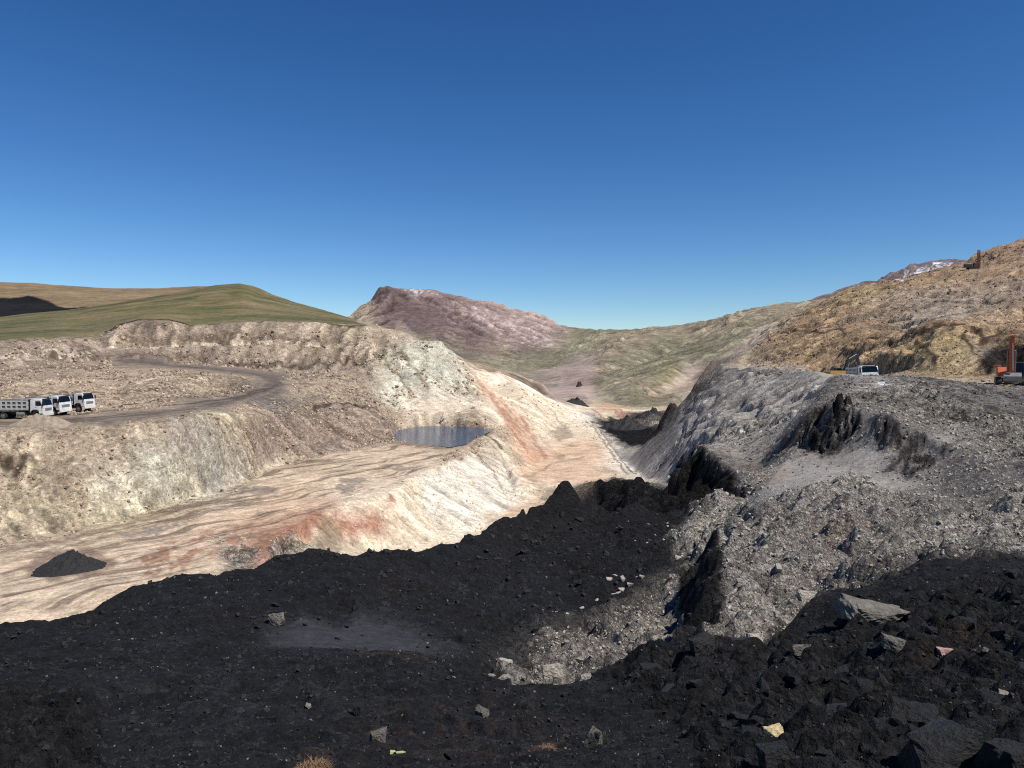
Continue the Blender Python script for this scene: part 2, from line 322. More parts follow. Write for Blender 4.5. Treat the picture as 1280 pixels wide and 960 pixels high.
    [(1010, 388, 400, 'rhill'), (1060, 366, 390, 'ochre'), (1120, 356, 370, 'rhill'), (1180, 348, 350, 'rhill'), (1230, 346, 335, 'rust'), (1280, 340, 320, 'rhill')],
    [(890, 449, 480, 'tan'), (910, 441, 480, 'tan'), (935, 423, 480, 'tan'), (962, 404, 480, 'tan'), (990, 396, 475, 'rhill'), (1030, 376, 470, 'rhill'), (1062, 361, 460, 'rhill'), (1100, 351, 455, 'rhill'), (1150, 342, 450, 'rhill'), (1185, 333, 440, 'rust'), (1205, 325, 430, 'rust'), (1228, 312, 425, 'rust'), (1250, 305, 420, 'rust'), (1280, 297, 420, 'rust')],
    [(z, 1150, 43, 372, 'rust'), (z, 1190, 43.6, 358, 'rust'), (z, 1218, 43.8, 354, 'rust'), (z, 1245, 44.6, 348, 'rust')],
    [(z, 890, -14, 640, 'tan'), (z, 960, -4, 640, 'tan'), (z, 1030, 10, 640, 'rhill'), (z, 1100, 18, 640, 'rhill'), (z, 1200, 35, 640, 'rust'), (z, 1280, 50, 640, 'rust')],
    # --- green hill on the left
    [(0, 408, 420, 'green'), (100, 398, 450, 'green'), (200, 386, 480, 'green'), (300, 380, 500, 'green'), (400, 394, 470, 'green'), (450, 404, 420, 'green')],
    [(0, 396, 620, 'green'), (40, 391, 640, 'green'), (80, 388, 660, 'green'), (130, 381, 680, 'green'), (165, 375, 700, 'green'), (220, 366, 740, 'green'), (270, 356, 780, 'green'), (300, 354, 800, 'green'), (315, 355, 810, 'green'), (335, 366, 800, 'green'), (370, 378, 760, 'green'), (410, 389, 700, 'green'), (440, 398, 640, 'green'), (470, 407, 560, 'green'), (490, 414, 500, 'green')],
    [(z, 0, 30, 800, 'dry'), (z, 80, 36, 830, 'dry'), (z, 165, 48, 860, 'dry'), (z, 240, 58, 900, 'dry'), (z, 300, 50, 1000, 'dry'), (z, 370, 28, 1000, 'dry'), (z, 440, 14, 900, 'dry'), (z, 500, 0, 800, 'fgreen'), (z, 560, -14, 700, 'fgreen'), (z, 620, -24, 640, 'fgreen'), (z, 680, -30, 640, 'pink')],
    [(0, 352, 1300, 'dry'), (40, 353, 1310, 'dry'), (90, 357, 1320, 'dry'), (140, 360, 1330, 'dry'), (200, 360, 1360, 'dry'), (245, 357, 1400, 'dry'), (290, 357, 1450, 'dry')],
    [(z, 0, 40, 2000, 'dry'), (z, 200, 40, 2000, 'dry'), (z, 400, -10, 2000, 'fgreen')],
    # --- valley and far slopes
    [(700, 494, 700, 'pink'), (730, 494, 720, 'pink'), (760, 500, 700, 'fgreen'), (800, 508, 640, 'fgreen'), (840, 506, 640, 'fgreen'), (880, 495, 660, 'fgreen')],
    [(690, 485, 1000, 'pink'), (725, 482, 1000, 'pink'), (742, 484, 1000, 'fbrown')],
    [(680, 478, 1400, 'pink'), (705, 468, 1500, 'pink'), (738, 462, 1500, 'pink')],
    [(700, 460, 2100, 'pink'), (730, 450, 2200, 'pink'), (748, 446, 2200, 'fbrown')],
    [(690, 452, 2900, 'fgreen'), (730, 440, 3000, 'fgreen'), (765, 428, 3100, 'fbrown')],
    # spur C (near), spur B, spur A
    [(756, 498, 690, 'fgreen'), (776, 486, 740, 'fgreen'), (800, 476, 800, 'fbrown'), (822, 468, 860, 'fgreen'), (850, 455, 980, 'fgreen')],
    [(830, 495, 760, 'fbrown'), (855, 480, 860, 'pink'), (875, 465, 960, 'pink'), (890, 455, 980, 'fgreen')],
    [(745, 486, 1050, 'fgreen'), (765, 474, 1150, 'fgreen'), (790, 462, 1250, 'fgreen'), (825, 447, 1400, 'fgreen'), (870, 428, 1600, 'fgreen'), (900, 412, 1800, 'fbrown')],
    [(800, 470, 1020, 'fgreen'), (860, 446, 1150, 'fgreen'), (910, 425, 1300, 'fgreen')],
    [(z, 800, -22, 1750, 'fgreen'), (z, 850, 8, 1950, 'fgreen'), (z, 900, 50, 2150, 'fgreen')],
    [(742, 470, 1500, 'fbrown'), (750, 452, 1800, 'fbrown'), (778, 425, 2200, 'fbrown'), (810, 416, 2400, 'fbrown'), (850, 408, 2600, 'fbrown')],
    [(760, 455, 1750, 'fgreen'), (800, 440, 2000, 'fgreen'), (830, 425, 2200, 'fgreen')],
    [(755, 412, 3900, 'fgreen'), (790, 411, 3500, 'fgreen'), (830, 409, 3000, 'fgreen'), (862, 405, 2700, 'fbrown'), (900, 396, 2450, 'fbrown'), (931, 388, 2300, 'fbrown'), (965, 380, 2200, 'fbrown'), (1000, 377, 2200, 'fbrown'), (1030, 377, 2200, 'fbrown'), (1060, 372, 2300, 'fbrown'), (1100, 375, 2300, 'fbrown')],
    [(z, 760, 60, 5200, 'fgreen'), (z, 860, 40, 4000, 'fgreen'), (z, 940, 60, 3200, 'fgreen'), (z, 1040, 90, 2900, 'fgreen')],
    [(1010, 380, 3400, 'purple'), (1040, 371, 3500, 'purple'), (1062, 362, 3550, 'purple'), (1090, 353, 3600, 'purple'), (1130, 350, 3600, 'purple'), (1170, 348, 3600, 'purple'), (1280, 330, 3600, 'purple')],
    [(1090, 366, 6800, 'crag'), (1110, 352, 6900, 'crag'), (1128, 344, 7000, 'crag'), (1150, 336, 7000, 'crag'), (1168, 330, 7000, 'crag'), (1184, 327, 7000, 'crag'), (1200, 330, 7000, 'crag'), (1280, 330, 7000, 'crag')],
    # --- purple mountain
    [(438, 396, 4300, 'fbrown'), (452, 387, 4300, 'fbrown'), (462, 380, 4350, 'purple'), (470, 371, 4400, 'purple'), (476, 362, 4450, 'purple'), (484, 357, 4480, 'purple'), (492, 358, 4500, 'purple'), (500, 361, 4500, 'purple'), (512, 359, 4600, 'mauve'), (526, 359, 4650, 'mauve'), (550, 364, 4700, 'mauve'), (580, 371, 4700, 'purple'), (600, 375, 4700, 'mauve'), (626, 382, 4650, 'mauve'), (650, 389, 4600, 'mauve'), (675, 398, 4500, 'mauve'), (700, 406, 4400, 'mauve'), (720, 410, 4300, 'fgreen'), (735, 411, 4300, 'fgreen')],
    [(420, 408, 3900, 'fbrown'), (455, 400, 3900, 'fbrown'), (480, 390, 4000, 'purple'), (515, 382, 4150, 'purple'), (550, 384, 4250, 'purple'), (580, 390, 4250, 'mauve'), (620, 398, 4200, 'mauve'), (660, 408, 4100, 'mauve'), (690, 422, 3950, 'mauve'), (715, 428, 3800, 'fgreen')],
    [(430, 425, 3300, 'fgreen'), (470, 418, 3400, 'purple'), (520, 408, 3600, 'purple'), (560, 405, 3750, 'purple'), (575, 418, 3600, 'purple'), (600, 418, 3650, 'purple'), (630, 420, 3700, 'mauve'), (660, 432, 3550, 'purple'), (690, 440, 3400, 'fgreen')],
    [(440, 455, 2500, 'fgreen'), (520, 450, 2600, 'fgreen'), (560, 440, 2850, 'fgreen'), (590, 440, 2950, 'purple'), (620, 440, 3000, 'fbrown'), (640, 452, 2800, 'fgreen'), (665, 456, 2750, 'fgreen'), (685, 462, 2500, 'fgreen')],
    [(z, 440, -20, 1700, 'fgreen'), (560, 470, 1700, 'fgreen'), (620, 468, 1800, 'fgreen'), (645, 476, 1600, 'fgreen'), (668, 484, 1300, 'fgreen')],
    [(z, 400, 60, 6200, 'fgreen'), (z, 480, 200, 6200, 'purple'), (z, 560, 200, 6200, 'purple'), (z, 660, 100, 6200, 'fgreen'), (z, 740, 80, 6200, 'fgreen')],
    [(z, -420, 0, 9500, 'fgreen'), (z, 640, 0, 9500, 'fgreen'), (z, 1720, 0, 9500, 'fgreen')],
    [(z, -420, 20, 3500, 'fgreen'), (z, 100, 20, 3500, 'fgreen'), (z, 300, 20, 3500, 'fgreen')],
    [(z, 1720, 60, 2500, 'fgreen'), (z, 1400, 60, 2500, 'fgreen')],
]

KL = 260.0
pts = []
for ln in LINES:
    q = []
    for p in ln:
        if p[0] == 'z':
            u, h, y, m = p[1:]
        else:
            u, v, y, m = p
            h = (V0 - v) / F * y
        c, r, g = G[m]
        q.append(np.array([u, KL * math.log(y), h, *c, r, g, y]))
    us = [a[0] for a in q]
    if min(us) == 0:
        a = q[us.index(0)].copy(); a[0] = -430; q.insert(us.index(0), a) if us.index(0) == 0 else q.append(a)
    us = [a[0] for a in q]
    if max(us) == 1280:
        a = q[us.index(1280)].copy(); a[0] = 1730
        q.append(a) if us.index(1280) == len(q) - 1 else q.insert(0, a)
    for a, b in zip(q[:-1], q[1:]):
        n = max(1, int(max(abs(a[0] - b[0]) / 7, abs(a[1] - b[1]) / 6)))
        n = min(n, 40)
        for k in range(n):
            t = k / n
            e = a * (1 - t) + b * t
            pts.append(e)
    pts.append(q[-1])
for uu in (-430, 1730):
    for yy, hh, mm in ((1.0, -1.8, 'coal'), (9500, 0, 'fgreen')):
        c, r, g = G[mm]
        pts.append(np.array([uu, KL * math.log(yy), hh, *c, r, g, yy]))
for uu in (200, 640, 1100):
    c, r, g = G['coal']
    pts.append(np.array([uu, 0.0, -1.75, *c, r, g, 1.0]))
PT = np.array(pts)
keep = []
seen = set()
for i, p in enumerate(PT):
    key = (round(p[0] / 2.0), round(p[1] / 1.0))
    if key not in seen:
        seen.add(key); keep.append(i)
PT = PT[keep]
res = delaunay_2d_cdt([Vector((p[0], p[1])) for p in PT], [], [], 0, 1e-4)
TV = np.array([[v[0], v[1]] for v in res[0]])
ORIG = [o[0] if o else 0 for o in res[3]]
TF = np.array([[ORIG[i] for i in f] for f in res[2]])

# ---------------------------------------------------------------- fan-shaped grid over the land
cu = np.concatenate([np.linspace(-420, -40, 28)[:-1], np.arange(-40, 1321, 2.3), np.linspace(1323, 1720, 28)])
ly = np.concatenate([np.linspace(math.log(1.02), math.log(3.4), 40)[:-1],
                     np.linspace(math.log(3.4), math.log(55), 700)[:-1],
                     np.linspace(math.log(55), math.log(480), 780)[:-1],
                     np.linspace(math.log(480), math.log(9400), 380)])
NR, NC = len(ly), len(cu)
I_NEAR = int(np.searchsorted(ly, math.log(55)))
I_MID = int(np.searchsorted(ly, math.log(480)))
S = (cu - U0) / F
Yr = np.exp(ly)
X = S[None, :] * Yr[:, None]
Y = np.repeat(Yr[:, None], NC, 1)
LK = ly * KL
base = np.zeros((NR, NC, 6))
for t in TF:
    a, b, c = PT[t[0]], PT[t[1]], PT[t[2]]
    c0, c1 = np.searchsorted(cu, [min(a[0], b[0], c[0]) - 1e-6, max(a[0], b[0], c[0]) + 1e-6])
    r0, r1 = np.searchsorted(LK, [min(a[1], b[1], c[1]) - 1e-6, max(a[1], b[1], c[1]) + 1e-6])
    if c1 <= c0 or r1 <= r0:
        continue
    den = (b[1] - c[1]) * (a[0] - c[0]) + (c[0] - b[0]) * (a[1] - c[1])
    if abs(den) < 1e-9:
        continue
    gu = cu[None, c0:c1]; gl = LK[r0:r1, None]
    w0 = ((b[1] - c[1]) * (gu - c[0]) + (c[0] - b[0]) * (gl - c[1])) / den
    w1 = ((c[1] - a[1]) * (gu - c[0]) + (a[0] - c[0]) * (gl - c[1])) / den
    w2 = 1 - w0 - w1
    m = (w0 > -1e-6) & (w1 > -1e-6) & (w2 > -1e-6)
    # linear in the plane of the triangle (true world plane for the height)
    val = w0[..., None] * a[2:8] + w1[..., None] * b[2:8] + w2[..., None] * c[2:8]
    blk = base[r0:r1, c0:c1]
    blk[m] = val[m]


def blur(a, n, axis):
    k = np.ones(2 * n + 1) / (2 * n + 1)
    pad = [(0, 0)] * a.ndim
    pad[axis] = (n, n)
    b = np.pad(a, pad, mode='edge')
    cs = np.cumsum(b, axis=axis)
    z0 = np.zeros_like(np.take(cs, [0], axis))
    cs = np.concatenate([z0, cs], axis)
    hi = np.take(cs, range(2 * n + 1, cs.shape[axis]), axis)
    lo = np.take(cs, range(0, cs.shape[axis] - 2 * n - 1), axis)
    return (hi - lo) / (2 * n + 1)


Z0 = base[..., 0].copy()
Z0 = blur(blur(Z0, 1, 0), 1, 1)
PRM = base[..., 1:]
for ax, n in ((0, 3), (1, 2)):
    PRM = blur(PRM, n, ax)
RI, CI = np.meshgrid(np.arange(NR), np.arange(NC), indexing='ij')
wu = np.zeros((NR, NC)); wl_ = np.zeros((NR, NC))
UUa = np.repeat(cu[None, :], NR, 0); LLa = np.repeat(LK[:, None], NC, 1)
for lm, am in ((46, 7.0), (17, 3.6), (7, 2.0)):
    wu += am * gnoise(UUa / lm, LLa / lm * 1.6)
    wl_ += am * gnoise(UUa / lm + 40.5, LLa / lm * 1.6 + 7.7)
RI = np.clip(RI + wl_ / 1.2, 0, NR - 1).astype(int)
CI = np.clip(CI + wu / 2.0, 0, NC - 1).astype(int)
PRM = PRM[RI, CI]
PRM = blur(PRM, 1, 0)
del UUa, LLa, wu, wl_
COLR, ROU, GUL = PRM[..., :3].copy(), PRM[..., 3].copy(), PRM[..., 4].copy()
VIMG = V0 - F * Z0 / Y


def pick(u, v):
    """world spot (fan coordinates u, row) first met when looking at a photograph pixel"""
    c = int(np.clip(np.searchsorted(cu, u), 0, NC - 1))
    r = np.nonzero(VIMG[40:, c] <= v)[0]
    r = int(r[0]) + 40 if len(r) else NR - 1
    return r, c


# ---------------------------------------------------------------- patches of ground with their own colour (laid on the land in plan)
UU = np.repeat(cu[None, :], NR, 0)
LL = np.repeat(LK[:, None], NC, 1)
_warp = {}


def warp_uv(amp, lam):
    key = (amp, lam)
    if key not in _warp:
        _warp.clear()
        # wobble of the edges, in metres of ground relative to the distance
        sc = lam / 1000.0
        a = fbm(UU / (lam), LL / (lam), 3)
        b = fbm(UU / (lam) + 31.7, LL / (lam) + 11.9, 3)
        _warp[key] = (UU + a * amp, LL + b * amp)
    return _warp[key]


def to_fan(poly, depth=None):
    out = []
    for p in poly:
        if len(p) == 3:
            out.append((p[0], KL * math.log(p[2])))
        else:
            r, c = pick(p[0], p[1])
            out.append((p[0], LK[r]))
    return np.array(out)


def seg_dist(px, py, a, b):
    d = b - a
    L = (d * d).sum() + 1e-9
    t = np.clip(((px - a[0]) * d[0] + (py - a[1]) * d[1]) / L, 0, 1)
    return np.hypot(px - a[0] - t * d[0], py - a[1] - t * d[1])


def region_mask(poly, soft, wob=5.0, lam=24.0, closed=True, half=0.0):
    P = to_fan(poly)
    mg = soft + half + wob * 2 + 3
    c0, c1 = np.searchsorted(cu, [P[:, 0].min() - mg, P[:, 0].max() + mg])
    r0, r1 = np.searchsorted(LK, [P[:, 1].min() - mg, P[:, 1].max() + mg])
    if c1 <= c0 or r1 <= r0:
        return None
    sl = (slice(r0, r1), slice(c0, c1))
    uu, ll = UU[sl], LL[sl]
    if wob:
        uu2 = uu + wob * fbm(uu / lam, ll / lam, 3)
        ll2 = ll + wob * fbm(uu / lam + 31.7, ll / lam + 11.9, 3)
    else:
        uu2, ll2 = uu, ll
    d = np.full(uu.shape, 1e9)
    n = len(P)
    rg = range(n) if closed else range(n - 1)
    for i in rg:
        d = np.minimum(d, seg_dist(uu2, ll2, P[i], P[(i + 1) % n]))
    if closed:
        ins = np.zeros(uu.shape, bool)
        for i in range(n):
            a, b = P[i], P[(i + 1) % n]
            cond = (a[1] > ll2) != (b[1] > ll2)
            xx = (b[0] - a[0]) * (ll2 - a[1]) / (b[1] - a[1] + 1e-12) + a[0]
            ins ^= cond & (uu2 < xx)
        sd = np.where(ins, -d, d)
        m = 1 - smooth(-soft, soft, sd)
    else:
        m = 1 - smooth(half - soft, half + soft, d)
    return sl, m


def paint(poly, mat, op=1.0, soft=3.0, wob=5.0, lam=24.0, closed=True, half=0.0, rough=True, speck=0):
    r = region_mask(poly, soft, wob, lam, closed, half)
    if r is None:
        return
    sl, m = r
    m = m * op
    if speck:
        m = m * smooth(-.1, .35, fbm(UU[sl] / speck, LL[sl] / speck, 3, .7))
    c, rr, g = G[mat] if isinstance(mat, str) else (mat, None, None)
    COLR[sl] += (c - COLR[sl]) * m[..., None]
    if rough and rr is not None:
        ROU[sl] += (rr - ROU[sl]) * m
        GUL[sl] += (g - GUL[sl]) * m


def stroke(line, mat, half, op=1.0, soft=None, wob=3.0, lam=16.0, rough=True):
    paint(line, mat, op, soft if soft is not None else half * 0.8, wob, lam, False, half, rough)



# --- bed of the pond
POND = [(486, 548), (495, 540), (512, 534), (540, 532), (570, 533), (604, 535.5), (610, 539), (598, 546), (580, 555), (562, 558.5), (540, 556), (520, 554.5), (500, 551)]
WATER_Z = -19.9
POND_W = [((u - U0) / F * (-WATER_Z * F / (v - V0)), -WATER_Z * F / (v - V0)) for u, v in POND]
r_ = region_mask([(u, v, -WATER_Z * F / (v - V0)) for u, v in POND], 2.0, 1.5, 14)
Z0[r_[0]] = Z0[r_[0]] * (1 - r_[1]) + np.minimum(Z0[r_[0]], WATER_Z - .7) * r_[1]
paint([(472, 552), (490, 538), (515, 531), (545, 528), (606, 530), (616, 540), (600, 552), (575, 562), (540, 561), (505, 557)], 'mud', .7, 4, 5, 12, rough=False)
stroke([(512, 534), (530, 531), (548, 531), (566, 533)], 'turf', 1.5, .8, 1.2, 2, 8)
stroke([(545, 529), (556, 527)], 'red', 2, .8)
# --- floors
paint([(150, 706), (215, 676), (300, 652), (345, 655), (330, 685), (250, 705), (190, 720)], 'redmud', .95, 5, 9, speck=22)
paint([(265, 694), (300, 682), (325, 690), (300, 706)], 'rubble', .8, 3, 5)
paint([(418, 632), (446, 626), (452, 660), (436, 672), (424, 664)], 'red', .8, 2, 5, 9, speck=40)
paint([(468, 622), (488, 618), (500, 648), (484, 656)], 'red', .8, 2, 5, 9, speck=40)
paint([(395, 676), (420, 668), (428, 682), (400, 690)], 'mud', .7, 3, 4)
r_ = region_mask([(0, 770), (0, 690), (130, 655), (310, 602), (340, 580), (480, 556), (590, 560), (500, 605), (420, 628), (330, 680), (250, 712), (100, 755)], 6, 3)
if r_:
    sl_, m_ = r_
    a_ = math.radians(63)
    xa = X[sl_] * math.cos(a_) + Y[sl_] * math.sin(a_)
    xb = -X[sl_] * math.sin(a_) + Y[sl_] * math.cos(a_)
    xb = xb + 2.5 * fbm(X[sl_] / 14, Y[sl_] / 14, 2)
    st = fbm(xa / 22, xb / 2.6, 4, .6)
    st2 = fbm(xa / 9 + 9, xb / 1.1, 3, .6)
    k_ = np.clip(smooth(.05, .7, st) * .75 + smooth(.1, .6, st2) * .5, 0, .9) * m_
    COLR[sl_] += (G['mud'][0] * .95 - COLR[sl_]) * k_[..., None]
    k_ = smooth(.2, .7, -st) * .4 * m_
    COLR[sl_] += (G['peach'][0] - COLR[sl_]) * k_[..., None]
r_ = region_mask([(600, 668), (660, 632), (640, 600), (690, 572), (722, 548), (745, 552), (770, 580), (790, 600), (740, 604)], 6, 3)
if r_:
    sl_, m_ = r_
    st = fbm(X[sl_] / 9, Y[sl_] / 30, 4, .6)
    k_ = smooth(.25, .9, st) * .55 * m_
    COLR[sl_] += (G['mud'][0] * 1.2 - COLR[sl_]) * k_[..., None]
for pl in ([(418, 606), (432, 598), (455, 599), (448, 612), (428, 618)], [(480, 585), (500, 581), (522, 584), (505, 589)], [(298, 612), (330, 605), (350, 612), (320, 624)], [(150, 668), (240, 650), (230, 658), (160, 676)]):
    paint(pl, 'wet', .75, 1.5, 9, 11)
stroke([(0, 690), (80, 676), (200, 645), (320, 612)], 'mud', 3, .7)
stroke([(20, 700), (130, 672), (260, 640), (380, 612)], 'mud', 2, .6)
paint([(20, 712), (60, 690), (110, 686), (150, 702), (110, 722), (50, 724)], 'mud', .8, 5, 6)
# --- embankment and the streaked slope
paint([(524, 600), (560, 582), (590, 570), (612, 590), (640, 630), (600, 650), (570, 655), (530, 640)], 'white', .9, 4, 5)
for ln, h, o in (([(612, 492), (622, 505), (634, 522), (648, 540)], 4, .95), ([(618, 494), (640, 515), (660, 540)], 2.5, .8), ([(632, 526), (646, 546), (660, 566)], 4, .9), ([(652, 522), (664, 542), (682, 572)], 4, .9), ([(640, 500), (665, 530), (690, 560)], 3, .5), ([(660, 500), (690, 530)], 3, .5), ([(690, 505), (715, 530)], 2, .4), ([(672, 520), (690, 540)], 2, .6)):
    stroke(ln, 'red' if o > .7 else 'orange', h * .8, o * .75, rough=False)
for ln in ([(630, 512), (655, 540), (672, 560)], [(668, 505), (700, 535)], [(685, 508), (708, 535)], [(600, 545), (618, 560), (640, 590)], [(590, 560), (612, 585), (632, 620)]):
    stroke(ln, 'mud', 1.6, .55, rough=False)
stroke([(608, 545), (620, 552), (626, 560)], 'dark_brown', 2.5, .9)
stroke([(735, 527), (750, 546), (768, 572), (785, 592)], 'dgrey', 1.6, .9, rough=False)
stroke([(740, 527), (757, 549), (775, 574), (792, 592)], 'black', 1.6, .8, rough=False)
stroke([(746, 532), (764, 556), (780, 576)], 'grey', 2.5, .8, rough=False)
paint([(690, 540), (705, 530), (715, 545), (700, 552)], 'mud', .6, 4, 5)
stroke([(640, 607), (690, 580), (730, 572)], 'mud', 2, .5)
paint([(745, 604), (770, 596), (800, 600), (790, 612), (760, 612)], 'coal', .8, 3, 6)
# far part of the channel
for ln in ([(742, 512), (752, 522)], [(768, 512), (778, 524)], [(773, 511), (784, 524)]):
    stroke(ln, 'red', 2.0, .9, rough=False)
paint([(708, 496), (716, 493), (734, 494), (736, 500), (726, 506), (718, 504)], 'coal', 1, 1.2, 1.5)
paint([(760, 520), (800, 532), (832, 530), (820, 545), (780, 552), (762, 540)], 'coal', .9, 2, 2)
# --- roads on the left benches
stroke([(0, 530), (60, 529), (130, 523), (190, 517), (240, 511), (290, 503), (330, 491), (352, 481), (344, 474), (310, 467), (260, 461), (200, 456), (150, 450)], 'road', 2.4, .85, 1.2, 2.0, 9)
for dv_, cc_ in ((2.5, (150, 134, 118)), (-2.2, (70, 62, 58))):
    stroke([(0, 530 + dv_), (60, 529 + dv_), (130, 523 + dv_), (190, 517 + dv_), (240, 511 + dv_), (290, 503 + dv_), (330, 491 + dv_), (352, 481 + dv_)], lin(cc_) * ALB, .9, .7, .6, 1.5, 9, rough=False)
stroke([(352, 481), (380, 478), (400, 480)], 'road', 1.5, .8, 1, 2)
for pl in ([(140, 500), (160, 480), (230, 468), (300, 470), (320, 486), (280, 496), (200, 505)], [(330, 508), (380, 490), (450, 485), (480, 505), (440, 520), (360, 520)]):
    r_ = region_mask(pl, 6, 4)
    ROU[r_[0]] += (.11 - ROU[r_[0]]) * r_[1]
stroke([(200, 508), (250, 503), (300, 496), (335, 486)], (lin((84, 74, 70)) * ALB), 2.5, .8, 2, 1)
stroke([(0, 522), (100, 518), (180, 510)], (lin((100, 90, 84)) * ALB), 3.5, .7, 3, 1)
stroke([(350, 474), (385, 471), (420, 474), (440, 478)], 'dgrey', 2.0, .8)
stroke([(345, 500), (375, 502), (410, 497)], 'dgrey', 3, .6)
stroke([(0, 482), (100, 481), (200, 476)], 'mud', 1.2, .7)
stroke([(280, 452), (330, 456), (400, 456), (420, 459)], 'dark_brown', 1.2, .8)
stroke([(0, 577), (20, 573), (45, 572)], 'dark_brown', 2.0, .9)
for ln in ([(0, 428), (60, 427), (115, 424)], [(190, 420), (220, 418)], [(100, 438), (200, 440), (300, 440)]):
    stroke(ln, 'brown', 1.4, .6)
stroke([(130, 432), (200, 433), (280, 430), (360, 428), (420, 429)], 'cream', 1.0, .8, .8, 1.5, rough=False)
paint([(300, 530), (345, 524), (440, 526), (470, 545), (430, 562), (360, 568), (320, 560)], 'brown', .8, 6, 8)
for ln in ([(250, 528), (290, 560), (315, 592)], [(235, 530), (270, 565), (300, 600)], [(215, 535), (250, 575), (275, 605)]):
    stroke(ln, (lin((176, 166, 158)) * ALB), 5, .45, 5, rough=False)
paint([(100, 600), (180, 585), (230, 600), (200, 630), (120, 645)], 'mint', .5, 12, 8)
paint([(0, 610), (60, 600), (90, 640), (30, 670), (0, 672)], 'olive', .6, 12, 8)
stroke([(450, 480), (462, 495), (472, 510), (466, 522)], 'brown', 2.0, .7)
paint([(584, 482), (592, 474), (600, 484), (597, 494), (588, 490)], 'turf', .8, 2.5, 5, 8, speck=7)
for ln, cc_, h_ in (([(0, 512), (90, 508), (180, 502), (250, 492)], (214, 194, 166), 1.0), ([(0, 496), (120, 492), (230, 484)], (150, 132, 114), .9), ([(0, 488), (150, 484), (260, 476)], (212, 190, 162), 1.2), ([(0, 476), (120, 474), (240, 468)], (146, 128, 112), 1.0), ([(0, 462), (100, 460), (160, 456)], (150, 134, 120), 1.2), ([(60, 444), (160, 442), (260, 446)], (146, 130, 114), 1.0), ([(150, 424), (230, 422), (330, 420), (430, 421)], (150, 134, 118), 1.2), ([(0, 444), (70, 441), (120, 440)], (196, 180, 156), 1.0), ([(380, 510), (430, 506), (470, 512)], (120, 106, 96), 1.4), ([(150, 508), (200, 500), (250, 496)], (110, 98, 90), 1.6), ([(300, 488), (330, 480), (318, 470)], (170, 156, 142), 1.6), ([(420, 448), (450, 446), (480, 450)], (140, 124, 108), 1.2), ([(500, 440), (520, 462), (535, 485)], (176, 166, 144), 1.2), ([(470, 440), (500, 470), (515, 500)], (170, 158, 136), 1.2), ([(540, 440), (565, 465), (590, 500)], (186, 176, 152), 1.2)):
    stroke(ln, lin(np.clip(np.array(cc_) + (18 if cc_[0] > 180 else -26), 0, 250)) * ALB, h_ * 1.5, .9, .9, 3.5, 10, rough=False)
# turf edge over the wall
stroke([(0, 426), (60, 424), (118, 420)], 'turf', .8, .5, .8)
stroke([(133, 415), (146, 408), (160, 403), (185, 400), (210, 400), (226, 403), (240, 407)], 'turf', 2.2, .95, 1.5, 2)
stroke([(258, 406), (280, 404)], 'turf', 2.0, .9, 1.5)
stroke([(316, 403), (345, 402), (385, 404), (420, 406), (470, 409), (500, 413)], 'turf', 1.3, .9, 1.0)
paint([(150, 408), (175, 403), (190, 408), (180, 420), (160, 420)], 'brown', .6, 2, 3)
# black dump on the hill beyond
paint([(-300, 0, 1040), (0, 0, 1045), (22, 0, 1050), (34, 0, 1075), (56, 0, 1040), (70, 0, 1000), (84, 0, 975), (120, 0, 985), (150, 0, 975), (172, 0, 920), (120, 0, 850), (60, 0, 815), (0, 0, 800), (-300, 0, 800)], 'coal', 1, 1.0, 2, 18, rough=False)
# --- right side
paint([(890, 690), (1000, 620), (1060, 610), (1020, 650), (960, 700)], 'rubble', .7, 8, 8)
paint([(985, 615), (1060, 606), (1070, 618), (1000, 640)], 'pale', .5, 6, 6)
paint([(905, 775), (920, 745), (960, 745), (975, 775), (940, 795)], 'pale', .8, 5, 6)
paint([(1130, 695), (1180, 640), (1280, 610), (1280, 684), (1190, 688)], 'pale', .6, 8, 8)
paint([(1010, 650), (1060, 640), (1090, 660), (1030, 672)], (lin((160, 140, 124)) * ALB), .6, 8, 8)
paint([(935, 590), (980, 575), (1000, 595), (950, 612)], (lin((168, 152, 134)) * ALB), .6, 5, 5)
for ln in ([(1000, 545), (1012, 525), (1032, 505)], [(1012, 560), (1030, 540), (1055, 515)], [(1030, 566), (1048, 550), (1072, 528)], [(1095, 545), (1112, 528), (1120, 532)], [(1125, 575), (1140, 560), (1150, 550)], [(1105, 592), (1118, 580)], [(1135, 598), (1145, 588)]):
    stroke(ln, 'black', 4.0, .75, 3.5, 5, 8)
for ln in ([(1120, 474), (1150, 480), (1180, 490)], [(1160, 474), (1200, 486), (1240, 496)], [(1210, 480), (1250, 492), (1280, 502)], [(1180, 492), (1230, 508), (1280, 520)], [(1230, 580), (1250, 585), (1280, 585)], [(860, 505), (880, 482), (900, 464)], [(846, 518), (862, 498)], [(900, 462), (940, 462), (975, 464)]):
    stroke(ln, 'black', 3.0, .65, 3, 4, 8, rough=False)
for ln in ([(915, 558), (945, 535), (985, 518)], [(905, 545), (940, 524), (965, 515)], [(840, 590), (870, 560), (905, 535)], [(820, 585), (850, 555), (890, 515)]):
    stroke(ln, 'pale', 2.2, .6, 2, 3, 10)
for ln in ([(900, 560), (935, 542), (975, 528)], [(870, 520), (900, 500), (930, 478)], [(930, 520), (970, 495), (1000, 475)], [(1000, 490), (1025, 470)]):
    stroke(ln, 'dgrey', 2.5, .7, 2, 3, 10)
paint([(1095, 478), (1105, 476), (1112, 482), (1100, 484)], 'snow', .6, 1, 2)
paint([(1090, 490), (1180, 500), (1280, 540), (1280, 560), (1180, 545), (1110, 515)], (lin((150, 143, 130)) * ALB), .6, 8, 6)
